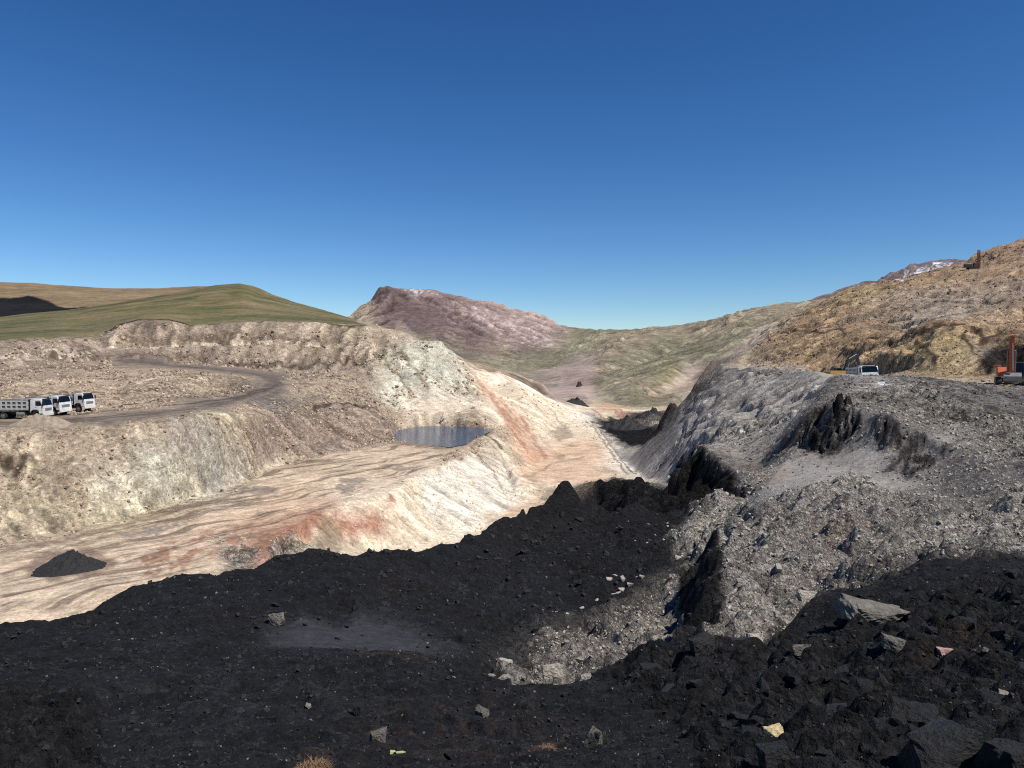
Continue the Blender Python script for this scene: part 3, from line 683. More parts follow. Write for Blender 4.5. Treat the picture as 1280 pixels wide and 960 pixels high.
# right hill: dark brown lines and paler bands
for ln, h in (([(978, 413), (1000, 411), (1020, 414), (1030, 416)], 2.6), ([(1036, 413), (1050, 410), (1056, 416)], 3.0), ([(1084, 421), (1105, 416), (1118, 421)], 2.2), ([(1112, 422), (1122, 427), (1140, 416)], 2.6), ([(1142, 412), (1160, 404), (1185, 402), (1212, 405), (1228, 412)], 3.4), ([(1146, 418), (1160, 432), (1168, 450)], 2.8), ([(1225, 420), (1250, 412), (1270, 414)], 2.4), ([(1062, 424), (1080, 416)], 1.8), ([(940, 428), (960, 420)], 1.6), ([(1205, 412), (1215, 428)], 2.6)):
    stroke(ln, 'dark_brown', h, .95, 1.8, 3, 9)
for ln in ([(1060, 395), (1130, 386), (1200, 384), (1280, 372)], [(1100, 366), (1180, 362), (1280, 352)]):
    stroke(ln, 'wall', 5, .6, 5, 4)
for ln in ([(960, 440), (1000, 425), (1040, 420)], [(1000, 445), (1050, 430)], [(1090, 452), (1130, 430)]):
    stroke(ln, 'ochre', 3, .5, 3)
paint([(1060, 366), (1090, 356), (1120, 358), (1100, 372), (1070, 378)], 'ochre', .5, 4, 5)
paint([(1180, 348), (1210, 330), (1280, 305), (1280, 335), (1230, 345)], 'rust', .8, 4, 5)
paint([(1222, 452), (1240, 425), (1280, 418), (1280, 468), (1240, 468)], 'black', .8, 3, 4)
paint([(1110, 400), (1180, 385), (1230, 390), (1200, 398), (1140, 404)], 'grey', .4, 6, 5)
paint([(900, 452), (930, 425), (960, 404), (975, 405), (950, 430), (930, 450)], 'scar', .7, 4, 4)
# --- far hills
for pl in ([(506, 364), (512, 361), (524, 361), (532, 366), (518, 370)], [(530, 362), (548, 366), (553, 370), (540, 369)]):
    paint(pl, 'snow', .8, 1.0, 3, 5, speck=6)
for pl in ([(1118, 350), (1130, 342), (1140, 341), (1136, 348)], [(1142, 341), (1152, 335), (1160, 334), (1154, 342)], [(1160, 336), (1170, 329), (1192, 328), (1180, 334)]):
    paint(pl, 'snow', .9, 1.2, 3, 5, speck=5)
paint([(445, 402), (466, 392), (480, 412), (460, 416)], 'scar', .55, 2, 2)
paint([(494, 402), (504, 399), (520, 418), (505, 424)], 'scar', .4, 2, 2)
for ln in ([(592, 395), (630, 402), (655, 412)], [(610, 388), (645, 396)], [(640, 420), (668, 428)], [(650, 398), (680, 406)]):
    stroke(ln, 'mauve', 3, .7, 3)
for ln in ([(690, 425), (715, 427), (738, 424)], [(695, 436), (722, 433), (742, 436)], [(700, 445), (716, 444)]):
    stroke(ln, 'scar', 1.0, .75, 1, 2)
paint([(828, 482), (845, 470), (866, 472), (872, 482), (850, 496)], 'scar', .8, 2, 3)
paint([(812, 470), (832, 444), (852, 462), (848, 474), (826, 486)], (lin((150, 142, 108)) * ALB), .7, 3, 3)
for ln in ([(778, 426), (792, 446)], [(800, 420), (812, 440)], [(760, 440), (772, 452)], [(790, 478), (810, 492)], [(798, 474), (820, 494)]):
    stroke(ln, 'fbrown', 2.5, .7, 2)
stroke([(794, 478), (803, 486), (810, 494)], 'dark_brown', 1.4, .8, 1)
paint([(680, 500), (700, 470), (725, 452), (745, 445), (738, 470), (745, 490), (740, 505)], 'pink', .85, 4, 4)
paint([(0, 404), (120, 392), (300, 362), (420, 392), (300, 396), (150, 398)], (lin((116, 108, 70)) * ALB), .5, 10, 6)
paint([(240, 372), (280, 366), (290, 370), (260, 378)], 'dry', .4, 3, 5)
stroke([(318, 356), (335, 366), (358, 374)], 'turf', .9, .5, .8)
paint([(464, 378), (478, 362), (500, 362), (560, 374), (604, 402), (575, 410), (530, 392), (490, 386)], lin((98, 82, 82)) * ALB, .7, 2, 4, 8, speck=7)
paint([(474, 384), (520, 390), (560, 405), (585, 430), (560, 430), (500, 410)], lin((112, 94, 96)) * ALB, .6, 3, 4, 8, speck=14)
paint([(590, 384), (640, 393), (690, 420), (700, 436), (650, 430), (604, 408)], lin((204, 182, 172)) * ALB, .7, 2, 4, 8, speck=6)
paint([(600, 418), (650, 440), (660, 456), (620, 440)], lin((116, 98, 98)) * ALB, .6, 2, 3, 8, speck=10)
# --- coal heaps near by
for pl, mt_, op_ in (([(120, 862), (300, 838), (430, 872), (330, 930), (150, 935)], 'dust', .4), ([(420, 900), (640, 880), (760, 910), (640, 950), (450, 950)], 'rustcl', .22), ([(100, 800), (250, 772), (330, 790), (220, 822)], 'dust', .35), ([(560, 745), (660, 715), (740, 735), (640, 780)], 'dust', .3), ([(420, 730), (520, 712), (560, 730), (470, 752)], 'rustcl', .15), ([(880, 830), (1000, 815), (1050, 850), (940, 880)], 'dust', .4), ([(1100, 790), (1240, 760), (1280, 800), (1150, 840)], 'rustcl', .25)):
    paint(pl, mt_, op_, 12, 14, 30, rough=False, speck=26)
for pl, rr in (([(760, 852), (830, 818), (960, 800), (1060, 765), (1280, 715), (1280, 960), (880, 960), (850, 900)], .15), ([(0, 876), (60, 864), (122, 880), (116, 925), (130, 960), (0, 960)], .24), ([(650, 640), (690, 622), (740, 640), (760, 670), (700, 690), (650, 670)], .13), ([(740, 640), (830, 640), (880, 690), (780, 720), (700, 730)], .14)):
    r_ = region_mask(pl, 8, 6)
    ROU[r_[0]] += (rr - ROU[r_[0]]) * r_[1]
paint([(833, 640), (850, 600), (866, 564), (880, 562), (896, 580), (918, 598), (924, 624), (884, 634), (852, 642)], 'black', .9, 3, 4, 9)
paint([(858, 802), (848, 742), (860, 710), (884, 688), (906, 690), (900, 740), (902, 794)], 'black', .95, 3, 5, 9)  # shade of the cleft painted black over its rubble colour
paint([(832, 616), (846, 576), (866, 558), (866, 590), (840, 640)], 'black', .9, 3, 5, 9)  # shaded left foot of the spur, darkened in the ground colour
for ln in ([(925, 562), (960, 540), (1000, 512)], [(880, 540), (905, 520), (935, 495)], [(950, 585), (975, 562), (998, 545)], [(856, 548), (872, 530)], [(1180, 560), (1220, 548), (1260, 540)], [(1190, 520), (1240, 530)]):
    stroke(ln, 'black', 2.6, .6, 2.4, 4, 8, rough=False)
paint([(998, 552), (1010, 522), (1036, 502), (1072, 516), (1062, 556), (1034, 586), (1022, 566)], 'black', .85, 3, 6, 9, speck=16)
paint([(1092, 548), (1112, 526), (1150, 548), (1172, 578), (1150, 600), (1120, 596), (1130, 572)], 'black', .85, 3, 6, 9, speck=16)
paint([(1010, 572), (1080, 560), (1110, 570), (1090, 592), (1030, 600), (990, 596)], 'fines', .7, 5, 5)
paint([(745, 634), (760, 606), (800, 604), (835, 612), (845, 640), (800, 640)], 'coal', 1, 2, 7, 12)
r_ = region_mask([(740, 640), (748, 598), (800, 600), (840, 610), (850, 645), (800, 645)], 6, 5)
ROU[r_[0]] += (.15 - ROU[r_[0]]) * r_[1]
paint([(618, 868), (640, 846), (690, 838), (720, 842), (690, 860), (650, 872)], 'rubble', .85, 4, 6, 12)
sl_ = (slice(int(np.searchsorted(Yr, 272)), int(np.searchsorted(Yr, 1000))), slice(0, int(np.searchsorted(cu, 520))))
gm_ = smooth(.0, .02, COLR[sl_][..., 1] - COLR[sl_][..., 0] + .032) * (COLR[sl_].mean(-1) < .16) * (COLR[sl_].mean(-1) > .05)
n_ = fbm(X[sl_] / 60, Y[sl_] / 60, 5, .7)
COLR[sl_] += (G['dry'][0] - COLR[sl_]) * (smooth(-.2, .9, n_) * .75 * gm_)[..., None]
COLR[sl_] += (lin((78, 84, 50)) * ALB - COLR[sl_]) * (smooth(.0, .9, -n_) * .7 * gm_)[..., None]
# ledges in the cut walls and the right hill
for pl, hh, am in (([(930, 0, 480), (930, 0, 200), (1010, 0, 165), (1100, 0, 140), (1280, 0, 116), (1720, 0, 116), (1720, 0, 440), (1280, 0, 415), (1100, 0, 450)], 5.5, .6), ([(846, 0, 215), (860, 0, 150), (900, 0, 112), (960, 0, 92), (1010, 0, 84), (1040, 0, 104), (1000, 0, 150), (920, 0, 200), (890, 0, 212)], 3.4, .5), ([(615, 0, 330), (690, 0, 340), (715, 0, 360), (690, 0, 250), (650, 0, 225), (622, 0, 250)], 3.0, .5), ([(-420, 0, 238), (0, 0, 238), (150, 0, 290), (300, 0, 300), (460, 0, 296), (600, 0, 270), (600, 0, 325), (500, 0, 335), (300, 0, 336), (150, 0, 326), (0, 0, 272), (-420, 0, 272)], 3.2, .8), ([(-420, 0, 86), (0, 0, 86), (130, 0, 98), (310, 0, 134), (480, 0, 202), (490, 0, 226), (400, 0, 188), (310, 0, 148), (220, 0, 117), (0, 0, 103), (-420, 0, 103)], 2.6, .6)):
    r_ = region_mask(pl, 8, 3)
    q0 = Z0[r_[0]]
    for h_, a_ in ((hh, am), (hh * .37, am * .8), (hh * .16, am * .7)):
        nq = .8 * h_ * fbm(X[r_[0]] / (h_ * 6), Y[r_[0]] / (h_ * 6), 4)
        q = (q0 + nq) / h_
        fl = np.floor(q)
        q0 = q0 + (((fl + smooth(.7, 1., q - fl)) * h_ - nq) - q0) * a_ * r_[1] * smooth(-.5, .5, fbm(X[r_[0]] / (h_ * 6) + 3, Y[r_[0]] / (h_ * 6), 2) + .15)
    Z0[r_[0]] = q0
paint([(330, 792), (430, 790), (540, 800), (520, 812), (430, 812), (350, 808)], 'dust', .5, 2, 3)
paint([(360, 960), (372, 938), (400, 930), (420, 940), (415, 960)], 'rustcl', .35, 5, 5)
paint([(650, 945), (670, 930), (695, 928), (690, 940)], 'rustcl', .6, 4, 4)
paint([(430, 815), (500, 812), (540, 825), (470, 830)], 'rustcl', .25, 5, 5)

# ---------------------------------------------------------------- relief
GUL *= .25 + 1.0 * smooth(-.45, .5, fbm(UU / 70 + 5, LL / 40, 3))
T = Yr[:, None]
zs = np.gradient(Z0, S, axis=1)
zt = np.gradient(Z0, ly, axis=0)
DX = zs / T
DY = (zt - S[None, :] * zs) / T
SLP = np.hypot(DX, DY)
for ax in (0, 1):
    DX = blur(DX, 4, ax); DY = blur(DY, 4, ax)
SL = np.hypot(DX, DY) + 1e-4
CXD, CYD = -DY / SL, DX / SL                # along the contour
SLc = np.minimum(SL, 1.0)
Z = Z0.copy()
TINT = np.ones((NR, NC))
lam = 0.045
while lam < 700:
    # grid cells grow with distance: keep only sizes the cells can carry and that look natural there
    ymax = lam * 150
    ymin = lam * (7.5 if lam < 3 else 12.0 if lam < 25 else 22.0)
    r0, r1 = np.searchsorted(Yr, [ymin * 0.6, ymax * 1.25])
    if r1 - r0 > 2:
        sl = slice(r0, r1)
        w = (smooth(ymin * 0.6, ymin * 1.2, Yr[sl]) * (1 - smooth(ymax * 0.8, ymax * 1.25, Yr[sl])))[:, None]
        x, y = X[sl] / lam, Y[sl] / lam
        o = lam * 13.7 % 50
        n = gnoise(x + o, y - o)
        lump = np.abs(gnoise(x * 0.9 - o + 5, y * 0.9 + o)) * 1.9 - 0.6
        rr = ROU[sl]
        mix = smooth(0.115, 0.15, rr)
        n = n * np.clip(0.0085 * Y[sl] / lam, .22, 1.25)
        h = n * (1 - mix) + lump * mix
        Z[sl] += w * rr * lam * h * (1.25 + 0.9 * np.minimum(SL[sl], 0.8))
        TINT[sl] += w * 0.05 * n
        if lam > 0.6:
            gy = gully(x * 0.62 + o, y * 0.62, CXD[sl], CYD[sl])
            am = GUL[sl] * lam * (0.28 if lam < 25 else 0.5) * np.minimum(SLc[sl], 0.9) * w * (smooth(lam * 14, lam * 26, Yr[sl]) * (.55 + .9 * smooth(lam * 30, lam * 70, Yr[sl])))[:, None]
            Z[sl] += am * gy
            TINT[sl] += (0.42 if lam < 25 else 0.6) * GUL[sl] * gy * w * smooth(0.1, 0.4, SLc[sl])
    lam *= 1.75
und = fbm(X[:I_NEAR] / 4.2 + 3, Y[:I_NEAR] / 4.2, 3, .45)
Z[:I_NEAR] += .3 * und * (smooth(4, 9, Yr[:I_NEAR]) * (1 - smooth(40, 52, Yr[:I_NEAR])))[:, None]
COLR *= np.clip(TINT, 0.6, 1.4)[..., None]
# broad drifts of tone over the ground
drift = np.ones((NR, NC))
for lm in (1.2, 5, 22, 90, 400):
    w = smooth(lm * 1.5, lm * 5, Yr) * (1 - smooth(lm * 60, lm * 140, Yr))
    drift += 0.10 * w[:, None] * fbm(X / lm + lm, Y / lm, 2)
COLR *= np.clip(drift, 0.6, 1.5)[..., None]
COLR = np.clip(COLR, 0.004, 0.9)


def ground_z(x, y):
    t = math.log(max(y, 1.05))
    r = np.interp(t, ly, np.arange(NR))
    c = np.interp(x / y * F + U0, cu, np.arange(NC))
    i, j = min(int(r), NR - 2), min(int(c), NC - 2)
    a, b = r - i, c - j
    return float((Z[i, j] * (1 - b) + Z[i, j + 1] * b) * (1 - a) + (Z[i + 1, j] * (1 - b) + Z[i + 1, j + 1] * b) * a)


def spot(u, v):
    """x, y, z of the ground seen at a photograph pixel"""
    r, c = pick(u, v)
    y = Yr[r]
    x = (u - U0) / F * y
    return x, y, ground_z(x, y)


# ---------------------------------------------------------------- materials
def new_mat(name):
    m = bpy.data.materials.new(name)
    m.use_nodes = True
    nt = m.node_tree
    nt.nodes.clear()
    out = nt.nodes.new('ShaderNodeOutputMaterial')
    b = nt.nodes.new('ShaderNodeBsdfPrincipled')
    nt.links.new(b.outputs[0], out.inputs[0])
    return m, nt, b


def ground_material(name, scales, bump, stone, rough=0.95, spec=0.25, big=1.0, con=0.34):
    m, nt, b = new_mat(name)
    N, L = nt.nodes, nt.links

    def math_(op, a, c, d=None):
        n = N.new('ShaderNodeMath'); n.operation = op
        for i, v in enumerate((a, c, d)):
            if v is None:
                continue
            if isinstance(v, (int, float)):
                n.inputs[i].default_value = v
            else:
                L.new(v, n.inputs[i])
        return n.outputs[0]
    at = N.new('ShaderNodeAttribute'); at.attribute_name = 'Col'
    rg = N.new('ShaderNodeAttribute'); rg.attribute_name = 'Rgh'
    tc = N.new('ShaderNodeTexCoord')
    fac = hgt = None
    for i, s in enumerate(scales):
        nz = N.new('ShaderNodeTexNoise')
        nz.inputs['Scale'].default_value = s
        nz.inputs['Detail'].default_value = 6
        nz.inputs['Roughness'].default_value = 0.68
        L.new(tc.outputs['Object'], nz.inputs['Vector'])
        mr = N.new('ShaderNodeMapRange')
        mr.inputs['From Min'].default_value = 0.33
        mr.inputs['From Max'].default_value = 0.67
        mr.inputs['To Min'].default_value = 1 - con
        mr.inputs['To Max'].default_value = 1 + con
        L.new(nz.outputs['Fac'], mr.inputs['Value'])
        if fac is None:
            fac, hgt = mr.outputs[0], math_('MULTIPLY', nz.outputs['Fac'], big)
        else:
            fac = math_('MULTIPLY', fac, mr.outputs[0])
            hgt = math_('MULTIPLY_ADD', nz.outputs['Fac'], scales[0] / s, hgt)
    # broken stones of two sizes: each its own tone and height
    for k, s in enumerate(stone):
        vo = N.new('ShaderNodeTexVoronoi')
        vo.inputs['Scale'].default_value = s
        vo.inputs['Randomness'].default_value = 1.0
        nz = N.new('ShaderNodeTexNoise'); nz.inputs['Scale'].default_value = s * 0.8
        L.new(tc.outputs['Object'], nz.inputs['Vector'])
        vm = N.new('ShaderNodeVectorMath'); vm.operation = 'MULTIPLY_ADD'
        vm.inputs[1].default_value = (0.9 / s,) * 3
        L.new(nz.outputs['Color'], vm.inputs[0]); L.new(tc.outputs['Object'], vm.inputs[2])
        L.new(vm.outputs[0], vo.inputs['Vector'])
        sep = N.new('ShaderNodeSeparateColor'); L.new(vo.outputs['Color'], sep.inputs[0])
        amt = math_('MULTIPLY', rg.outputs['Fac'], 0.75)
        dev = math_('MULTIPLY', math_('SUBTRACT', sep.outputs[0], 0.5), amt)
        fac = math_('MULTIPLY', fac, math_('ADD', dev, 1.0))
        sh = math_('MULTIPLY', math_('SUBTRACT', sep.outputs[1], vo.outputs['Distance']), math_('MULTIPLY', rg.outputs['Fac'], 0.55 * scales[0] / s))
        hgt = math_('ADD', hgt, sh)
    mx = N.new('ShaderNodeVectorMath'); mx.operation = 'SCALE'
    L.new(at.outputs['Color'], mx.inputs[0]); L.new(fac, mx.inputs['Scale'])
    L.new(mx.outputs[0], b.inputs['Base Color'])
    b.inputs['Roughness'].default_value = rough
    b.inputs['Specular IOR Level'].default_value = spec
    bp = N.new('ShaderNodeBump')
    L.new(math_('MULTIPLY_ADD', rg.outputs['Fac'], bump[0] * 0.8, bump[0] * 0.35), bp.inputs['Strength'])
    bp.inputs['Distance'].default_value = bump[1]
    L.new(hgt, bp.inputs['Height'])
    L.new(bp.outputs[0], b.inputs['Normal'])
    return m


M_NEAR = ground_material('near_ground', (3.0, 14.0, 60.0), (0.9, 0.40), (5.0, 17.0))
M_MID = ground_material('pit_ground', (0.35, 1.6, 5.0), (0.95, 2.6), (1.3, 3.4), spec=0.1, big=.22, con=.28)
M_FAR = ground_material('hill_ground', (0.012, 0.05, 0.25), (0.8, 50.0), (0.05, 0.16), spec=0.05, big=.25, con=.22)


def grid_mesh(name, r0, r1, mat, smoothed=True):
    n, m = r1 - r0, NC
    co = np.stack([X[r0:r1], Y[r0:r1], Z[r0:r1]], -1).reshape(-1, 3).astype(np.float32)
    idx = np.arange(n * m).reshape(n, m)
    q = np.stack([idx[:-1, :-1], idx[:-1, 1:], idx[1:, 1:], idx[1:, :-1]], -1).reshape(-1, 4).astype(np.int32)
    me = bpy.data.meshes.new(name)
    me.vertices.add(len(co)); me.vertices.foreach_set('co', co.ravel())
    me.loops.add(q.size); me.loops.foreach_set('vertex_index', q.ravel())
    me.polygons.add(len(q))
    me.polygons.foreach_set('loop_start', np.arange(0, q.size, 4, dtype=np.int32))
    me.polygons.foreach_set('loop_total', np.full(len(q), 4, dtype=np.int32))
    me.polygons.foreach_set('use_smooth', np.full(len(q), smoothed, dtype=bool))
    at = me.attributes.new('Col', 'FLOAT_COLOR', 'POINT')
    cc = np.concatenate([COLR[r0:r1].reshape(-1, 3), np.ones((n * m, 1))], 1).astype(np.float32)
    at.data.foreach_set('color', cc.ravel())
    ar = me.attributes.new('Rgh', 'FLOAT', 'POINT')
    ar.data.foreach_set('value', np.clip(ROU[r0:r1].ravel() / 0.12, 0.05, 1.2).astype(np.float32))
    me.update(calc_edges=True)
    me.materials.append(mat)
    o = bpy.data.objects.new(name, me)
    COL.objects.link(o)
    return o


def structure(o):
    o['kind'] = 'structure'
    return o


structure(grid_mesh('coal_ground', 0, I_NEAR + 1, M_NEAR))
structure(grid_mesh('pit_terrain', I_NEAR, I_MID + 1, M_MID))
structure(grid_mesh('hills', I_MID, NR, M_FAR))

# ---------------------------------------------------------------- plain materials for things
def plain(name, rgb, rough=0.6, metal=0.0, dirt=0.25, scale=3.0, bump=0.0, spec=0.5):
    """painted or natural surface with blotches of wear"""
    m, nt, b = new_mat(name)
    N, L = nt.nodes, nt.links
    tc = N.new('ShaderNodeTexCoord')
    nz = N.new('ShaderNodeTexNoise')
    nz.inputs['Scale'].default_value = scale
    nz.inputs['Detail'].default_value = 6
    nz.inputs['Roughness'].default_value = 0.65
    L.new(tc.outputs['Object'], nz.inputs['Vector'])
    mr = N.new('ShaderNodeMapRange')
    mr.inputs['From Min'].default_value = 0.3
    mr.inputs['From Max'].default_value = 0.7
    mr.inputs['To Min'].default_value = 1 - dirt
    mr.inputs['To Max'].default_value = 1 + dirt * 0.5
    L.new(nz.outputs['Fac'], mr.inputs['Value'])
    mx = N.new('ShaderNodeVectorMath'); mx.operation = 'SCALE'
    mx.inputs[0].default_value = lin(rgb)
    L.new(mr.outputs[0], mx.inputs['Scale'])
    L.new(mx.outputs[0], b.inputs['Base Color'])
    b.inputs['Roughness'].default_value = rough
    b.inputs['Metallic'].default_value = metal
    b.inputs['Specular IOR Level'].default_value = spec
    if bump:
        bp = N.new('ShaderNodeBump')
        bp.inputs['Strength'].default_value = 0.8
        bp.inputs['Distance'].default_value = bump
        L.new(nz.outputs['Fac'], bp.inputs['Height'])
        L.new(bp.outputs[0], b.inputs['Normal'])
    return m


MT = {
    'white': plain('white_paint', (228, 225, 218), .5, 0, .3, 1.6),
    'bed': plain('grey_bed_paint', (188, 187, 180), .6, 0, .25),
    'recess': plain('shaded_bed_panel', (104, 101, 96), .8, 0, .35),  # shade of the recesses between ribs put into the panel colour
    'black': plain('black_plastic', (30, 30, 31), .6, 0, .2),
    'steel': plain('worn_steel', (150, 146, 138), .5, .4, .3),
    'tyre': plain('rubber', (38, 36, 35), .9, 0, .3),
    'rim': plain('dusty_rim', (120, 112, 104), .7, .2, .3),
    'glass': plain('dark_glass', (14, 18, 22), .08, 0, .1),
    'lamp': plain('lamp_glass', (200, 205, 210), .15, 0, .1),
    'orange': plain('orange_paint', (194, 94, 58), .6, 0, .4),
    'yellow': plain('yellow_paint', (176, 138, 66), .6, 0, .4),
    'dark': plain('dark_machine_paint', (44, 44, 46), .6, 0, .3),
    'rusty': plain('rusty_red_paint', (104, 56, 44), .7, 0, .4),
    'load': plain('dirt_load', (96, 90, 84), .95, 0, .4, 2.0, .1),
    'coal': plain('coal_rock', (46, 45, 44), .7, 0, .6, 7.0, .16, .35),
    'grey': plain('grey_rock', (128, 122, 112), .9, 0, .5, 6.0, .14, .2),
    'pale': plain('pale_rock', (184, 175, 160), .92, 0, .5, 6.0, .14, .2),
    'white_rock': plain('white_rock', (178, 170, 156), .92, 0, .25, 4.0, .04, .2),
    'cream': plain('cream_rock', (212, 192, 146), .92, 0, .25, 5.0, .04, .2),
    'pink': plain('pink_rock', (180, 148, 136), .92, 0, .25, 6.0, .03, .2),
    'brown_clod': plain('brown_clod', (150, 130, 112), .95, 0, .4, 1.0, 0, .1),
    'tan_clod': plain('tan_clod', (192, 174, 148), .95, 0, .4, 1.0, 0, .1),
    'cream_clod': plain('cream_clod', (206, 186, 158), .95, 0, .4, 1.0, 0, .1),
    'dark_spoil': plain('dark_spoil', (74, 62, 60), .95, 0, .4, .5, .4, .1),
    'straw': plain('dry_straw', (138, 108, 78), .9, 0, .4),
    'litter': plain('yellow_green_plastic', (176, 178, 126), .5, 0, .3),
}


class MB:
    def __init__(self):
        self.v, self.f = [], []

    def add(self, vs, fs, M=None):
        o = len(self.v)
        for p in vs:
            p = Vector(p)
            self.v.append(tuple(M @ p) if M else tuple(p))
        self.f += [tuple(i + o for i in f) for f in fs]
        return self

    def box(self, x0, x1, y0, y1, z0, z1, M=None):
        vs = [(x, y, z_) for x in (x0, x1) for y in (y0, y1) for z_ in (z0, z1)]
        return self.add(vs, [(0, 1, 3, 2), (4, 6, 7, 5), (0, 4, 5, 1), (2, 3, 7, 6), (0, 2, 6, 4), (1, 5, 7, 3)], M)

    def prism(self, prof, y0, y1, M=None):
        """outline in x-z, extruded along y"""
        n = len(prof)
        vs = [(x, y0, z_) for x, z_ in prof] + [(x, y1, z_) for x, z_ in prof]
        fs = [tuple(range(n - 1, -1, -1)), tuple(range(n, 2 * n))]
        fs += [(i, (i + 1) % n, n + (i + 1) % n, n + i) for i in range(n)]
        return self.add(vs, fs, M)

    def cyl(self, a, b, r, n=12, r2=None):
        a, b = Vector(a), Vector(b)
        d = (b - a).normalized()
        q = d.to_track_quat('Z', 'Y')
        r2 = r if r2 is None else r2
        vs = [a + q @ Vector((r * math.cos(6.2832 * k / n), r * math.sin(6.2832 * k / n), 0)) for k in range(n)]
        vs += [b + q @ Vector((r2 * math.cos(6.2832 * k / n), r2 * math.sin(6.2832 * k / n), 0)) for k in range(n)]
        fs = [tuple(range(n - 1, -1, -1)), tuple(range(n, 2 * n))] + [(i, (i + 1) % n, n + (i + 1) % n, n + i) for i in range(n)]
        return self.add(vs, fs)

    def beam(self, a, b, w, h0, h1=None):
        """box beam from a to b, w wide along local y"""
        a, b = Vector(a), Vector(b)
        h1 = h0 if h1 is None else h1
        d = (b - a).normalized()
        side = Vector((0, 1, 0))
        up = d.cross(side).normalized()
        vs = []
        for p, h in ((a, h0), (b, h1)):
            for sy in (-1, 1):
                for su in (-1, 1):
                    vs.append(p + side * (sy * w / 2) + up * (su * h / 2))
        return self.add(vs, [(0, 1, 3, 2), (4, 6, 7, 5), (0, 4, 5, 1), (2, 3, 7, 6), (0, 2, 6, 4), (1, 5, 7, 3)])

    def build(self, name, mat, parent=None, bevel=0.0):
        me = bpy.data.meshes.new(name)
        bm = bmesh.new()
        vv = [bm.verts.new(p) for p in self.v]
        for f in self.f:
            try:
                bm.faces.new([vv[i] for i in f])
            except ValueError:
                pass
        bmesh.ops.recalc_face_normals(bm, faces=bm.faces)
        if bevel:
            bmesh.ops.bevel(bm, geom=list(bm.edges), offset=bevel, segments=1, affect='EDGES')
        bm.to_mesh(me); bm.free()
        me.materials.append(mat if not isinstance(mat, str) else MT[mat])
        o = bpy.data.objects.new(name, me)
        COL.objects.link(o)
        o.parent = parent
        return o


def tag(o, label, cat, group=None):
    o['label'] = label
    o['category'] = cat
    if group:
        o['group'] = group
    return o


def thing(name, label, cat, loc, rz=0.0, group=None):
    o = bpy.data.objects.new(name, None)
    o.empty_display_size = 0.3
    o.location = loc
    o.rotation_euler = (0, 0, rz)
    COL.objects.link(o)
    return tag(o, label, cat, group)


def copy_tree(o, parent=None):
    c = o.copy()
    COL.objects.link(c)
    c.parent = parent
    for ch in list(o.children):
        copy_tree(ch, c)
    return c


# ---------------------------------------------------------------- pond
def build_pond():
    cx = sum(p[0] for p in POND_W) / len(POND_W); cy = sum(p[1] for p in POND_W) / len(POND_W)
    bm = bmesh.new()
    bm.faces.new([bm.verts.new((cx + (x - cx) * 1.05, cy + (y - cy) * 1.05, WATER_Z)) for x, y in POND_W])
    bmesh.ops.recalc_face_normals(bm, faces=bm.faces)
    me = bpy.data.meshes.new('pond'); bm.to_mesh(me); bm.free()
    m, nt, b = new_mat('pond_water')
    b.inputs['Base Color'].default_value = (*lin((56, 82, 106)), 1)  # blue of the reflected sky put into the base colour
    b.inputs['Roughness'].default_value = 0.03
    b.inputs['Specular IOR Level'].default_value = 0.6
    nz = nt.nodes.new('ShaderNodeTexNoise'); nz.inputs['Scale'].default_value = 2.6
    tc = nt.nodes.new('ShaderNodeTexCoord'); nt.links.new(tc.outputs['Object'], nz.inputs['Vector'])
    bp = nt.nodes.new('ShaderNodeBump'); bp.inputs['Strength'].default_value = 1.0; bp.inputs['Distance'].default_value = 0.6
    nt.links.new(nz.outputs['Fac'], bp.inputs['Height']); nt.links.new(bp.outputs[0], b.inputs['Normal'])
    me.materials.append(m)
    o = bpy.data.objects.new('pond', me); COL.objects.link(o)
    structure(o)


build_pond()


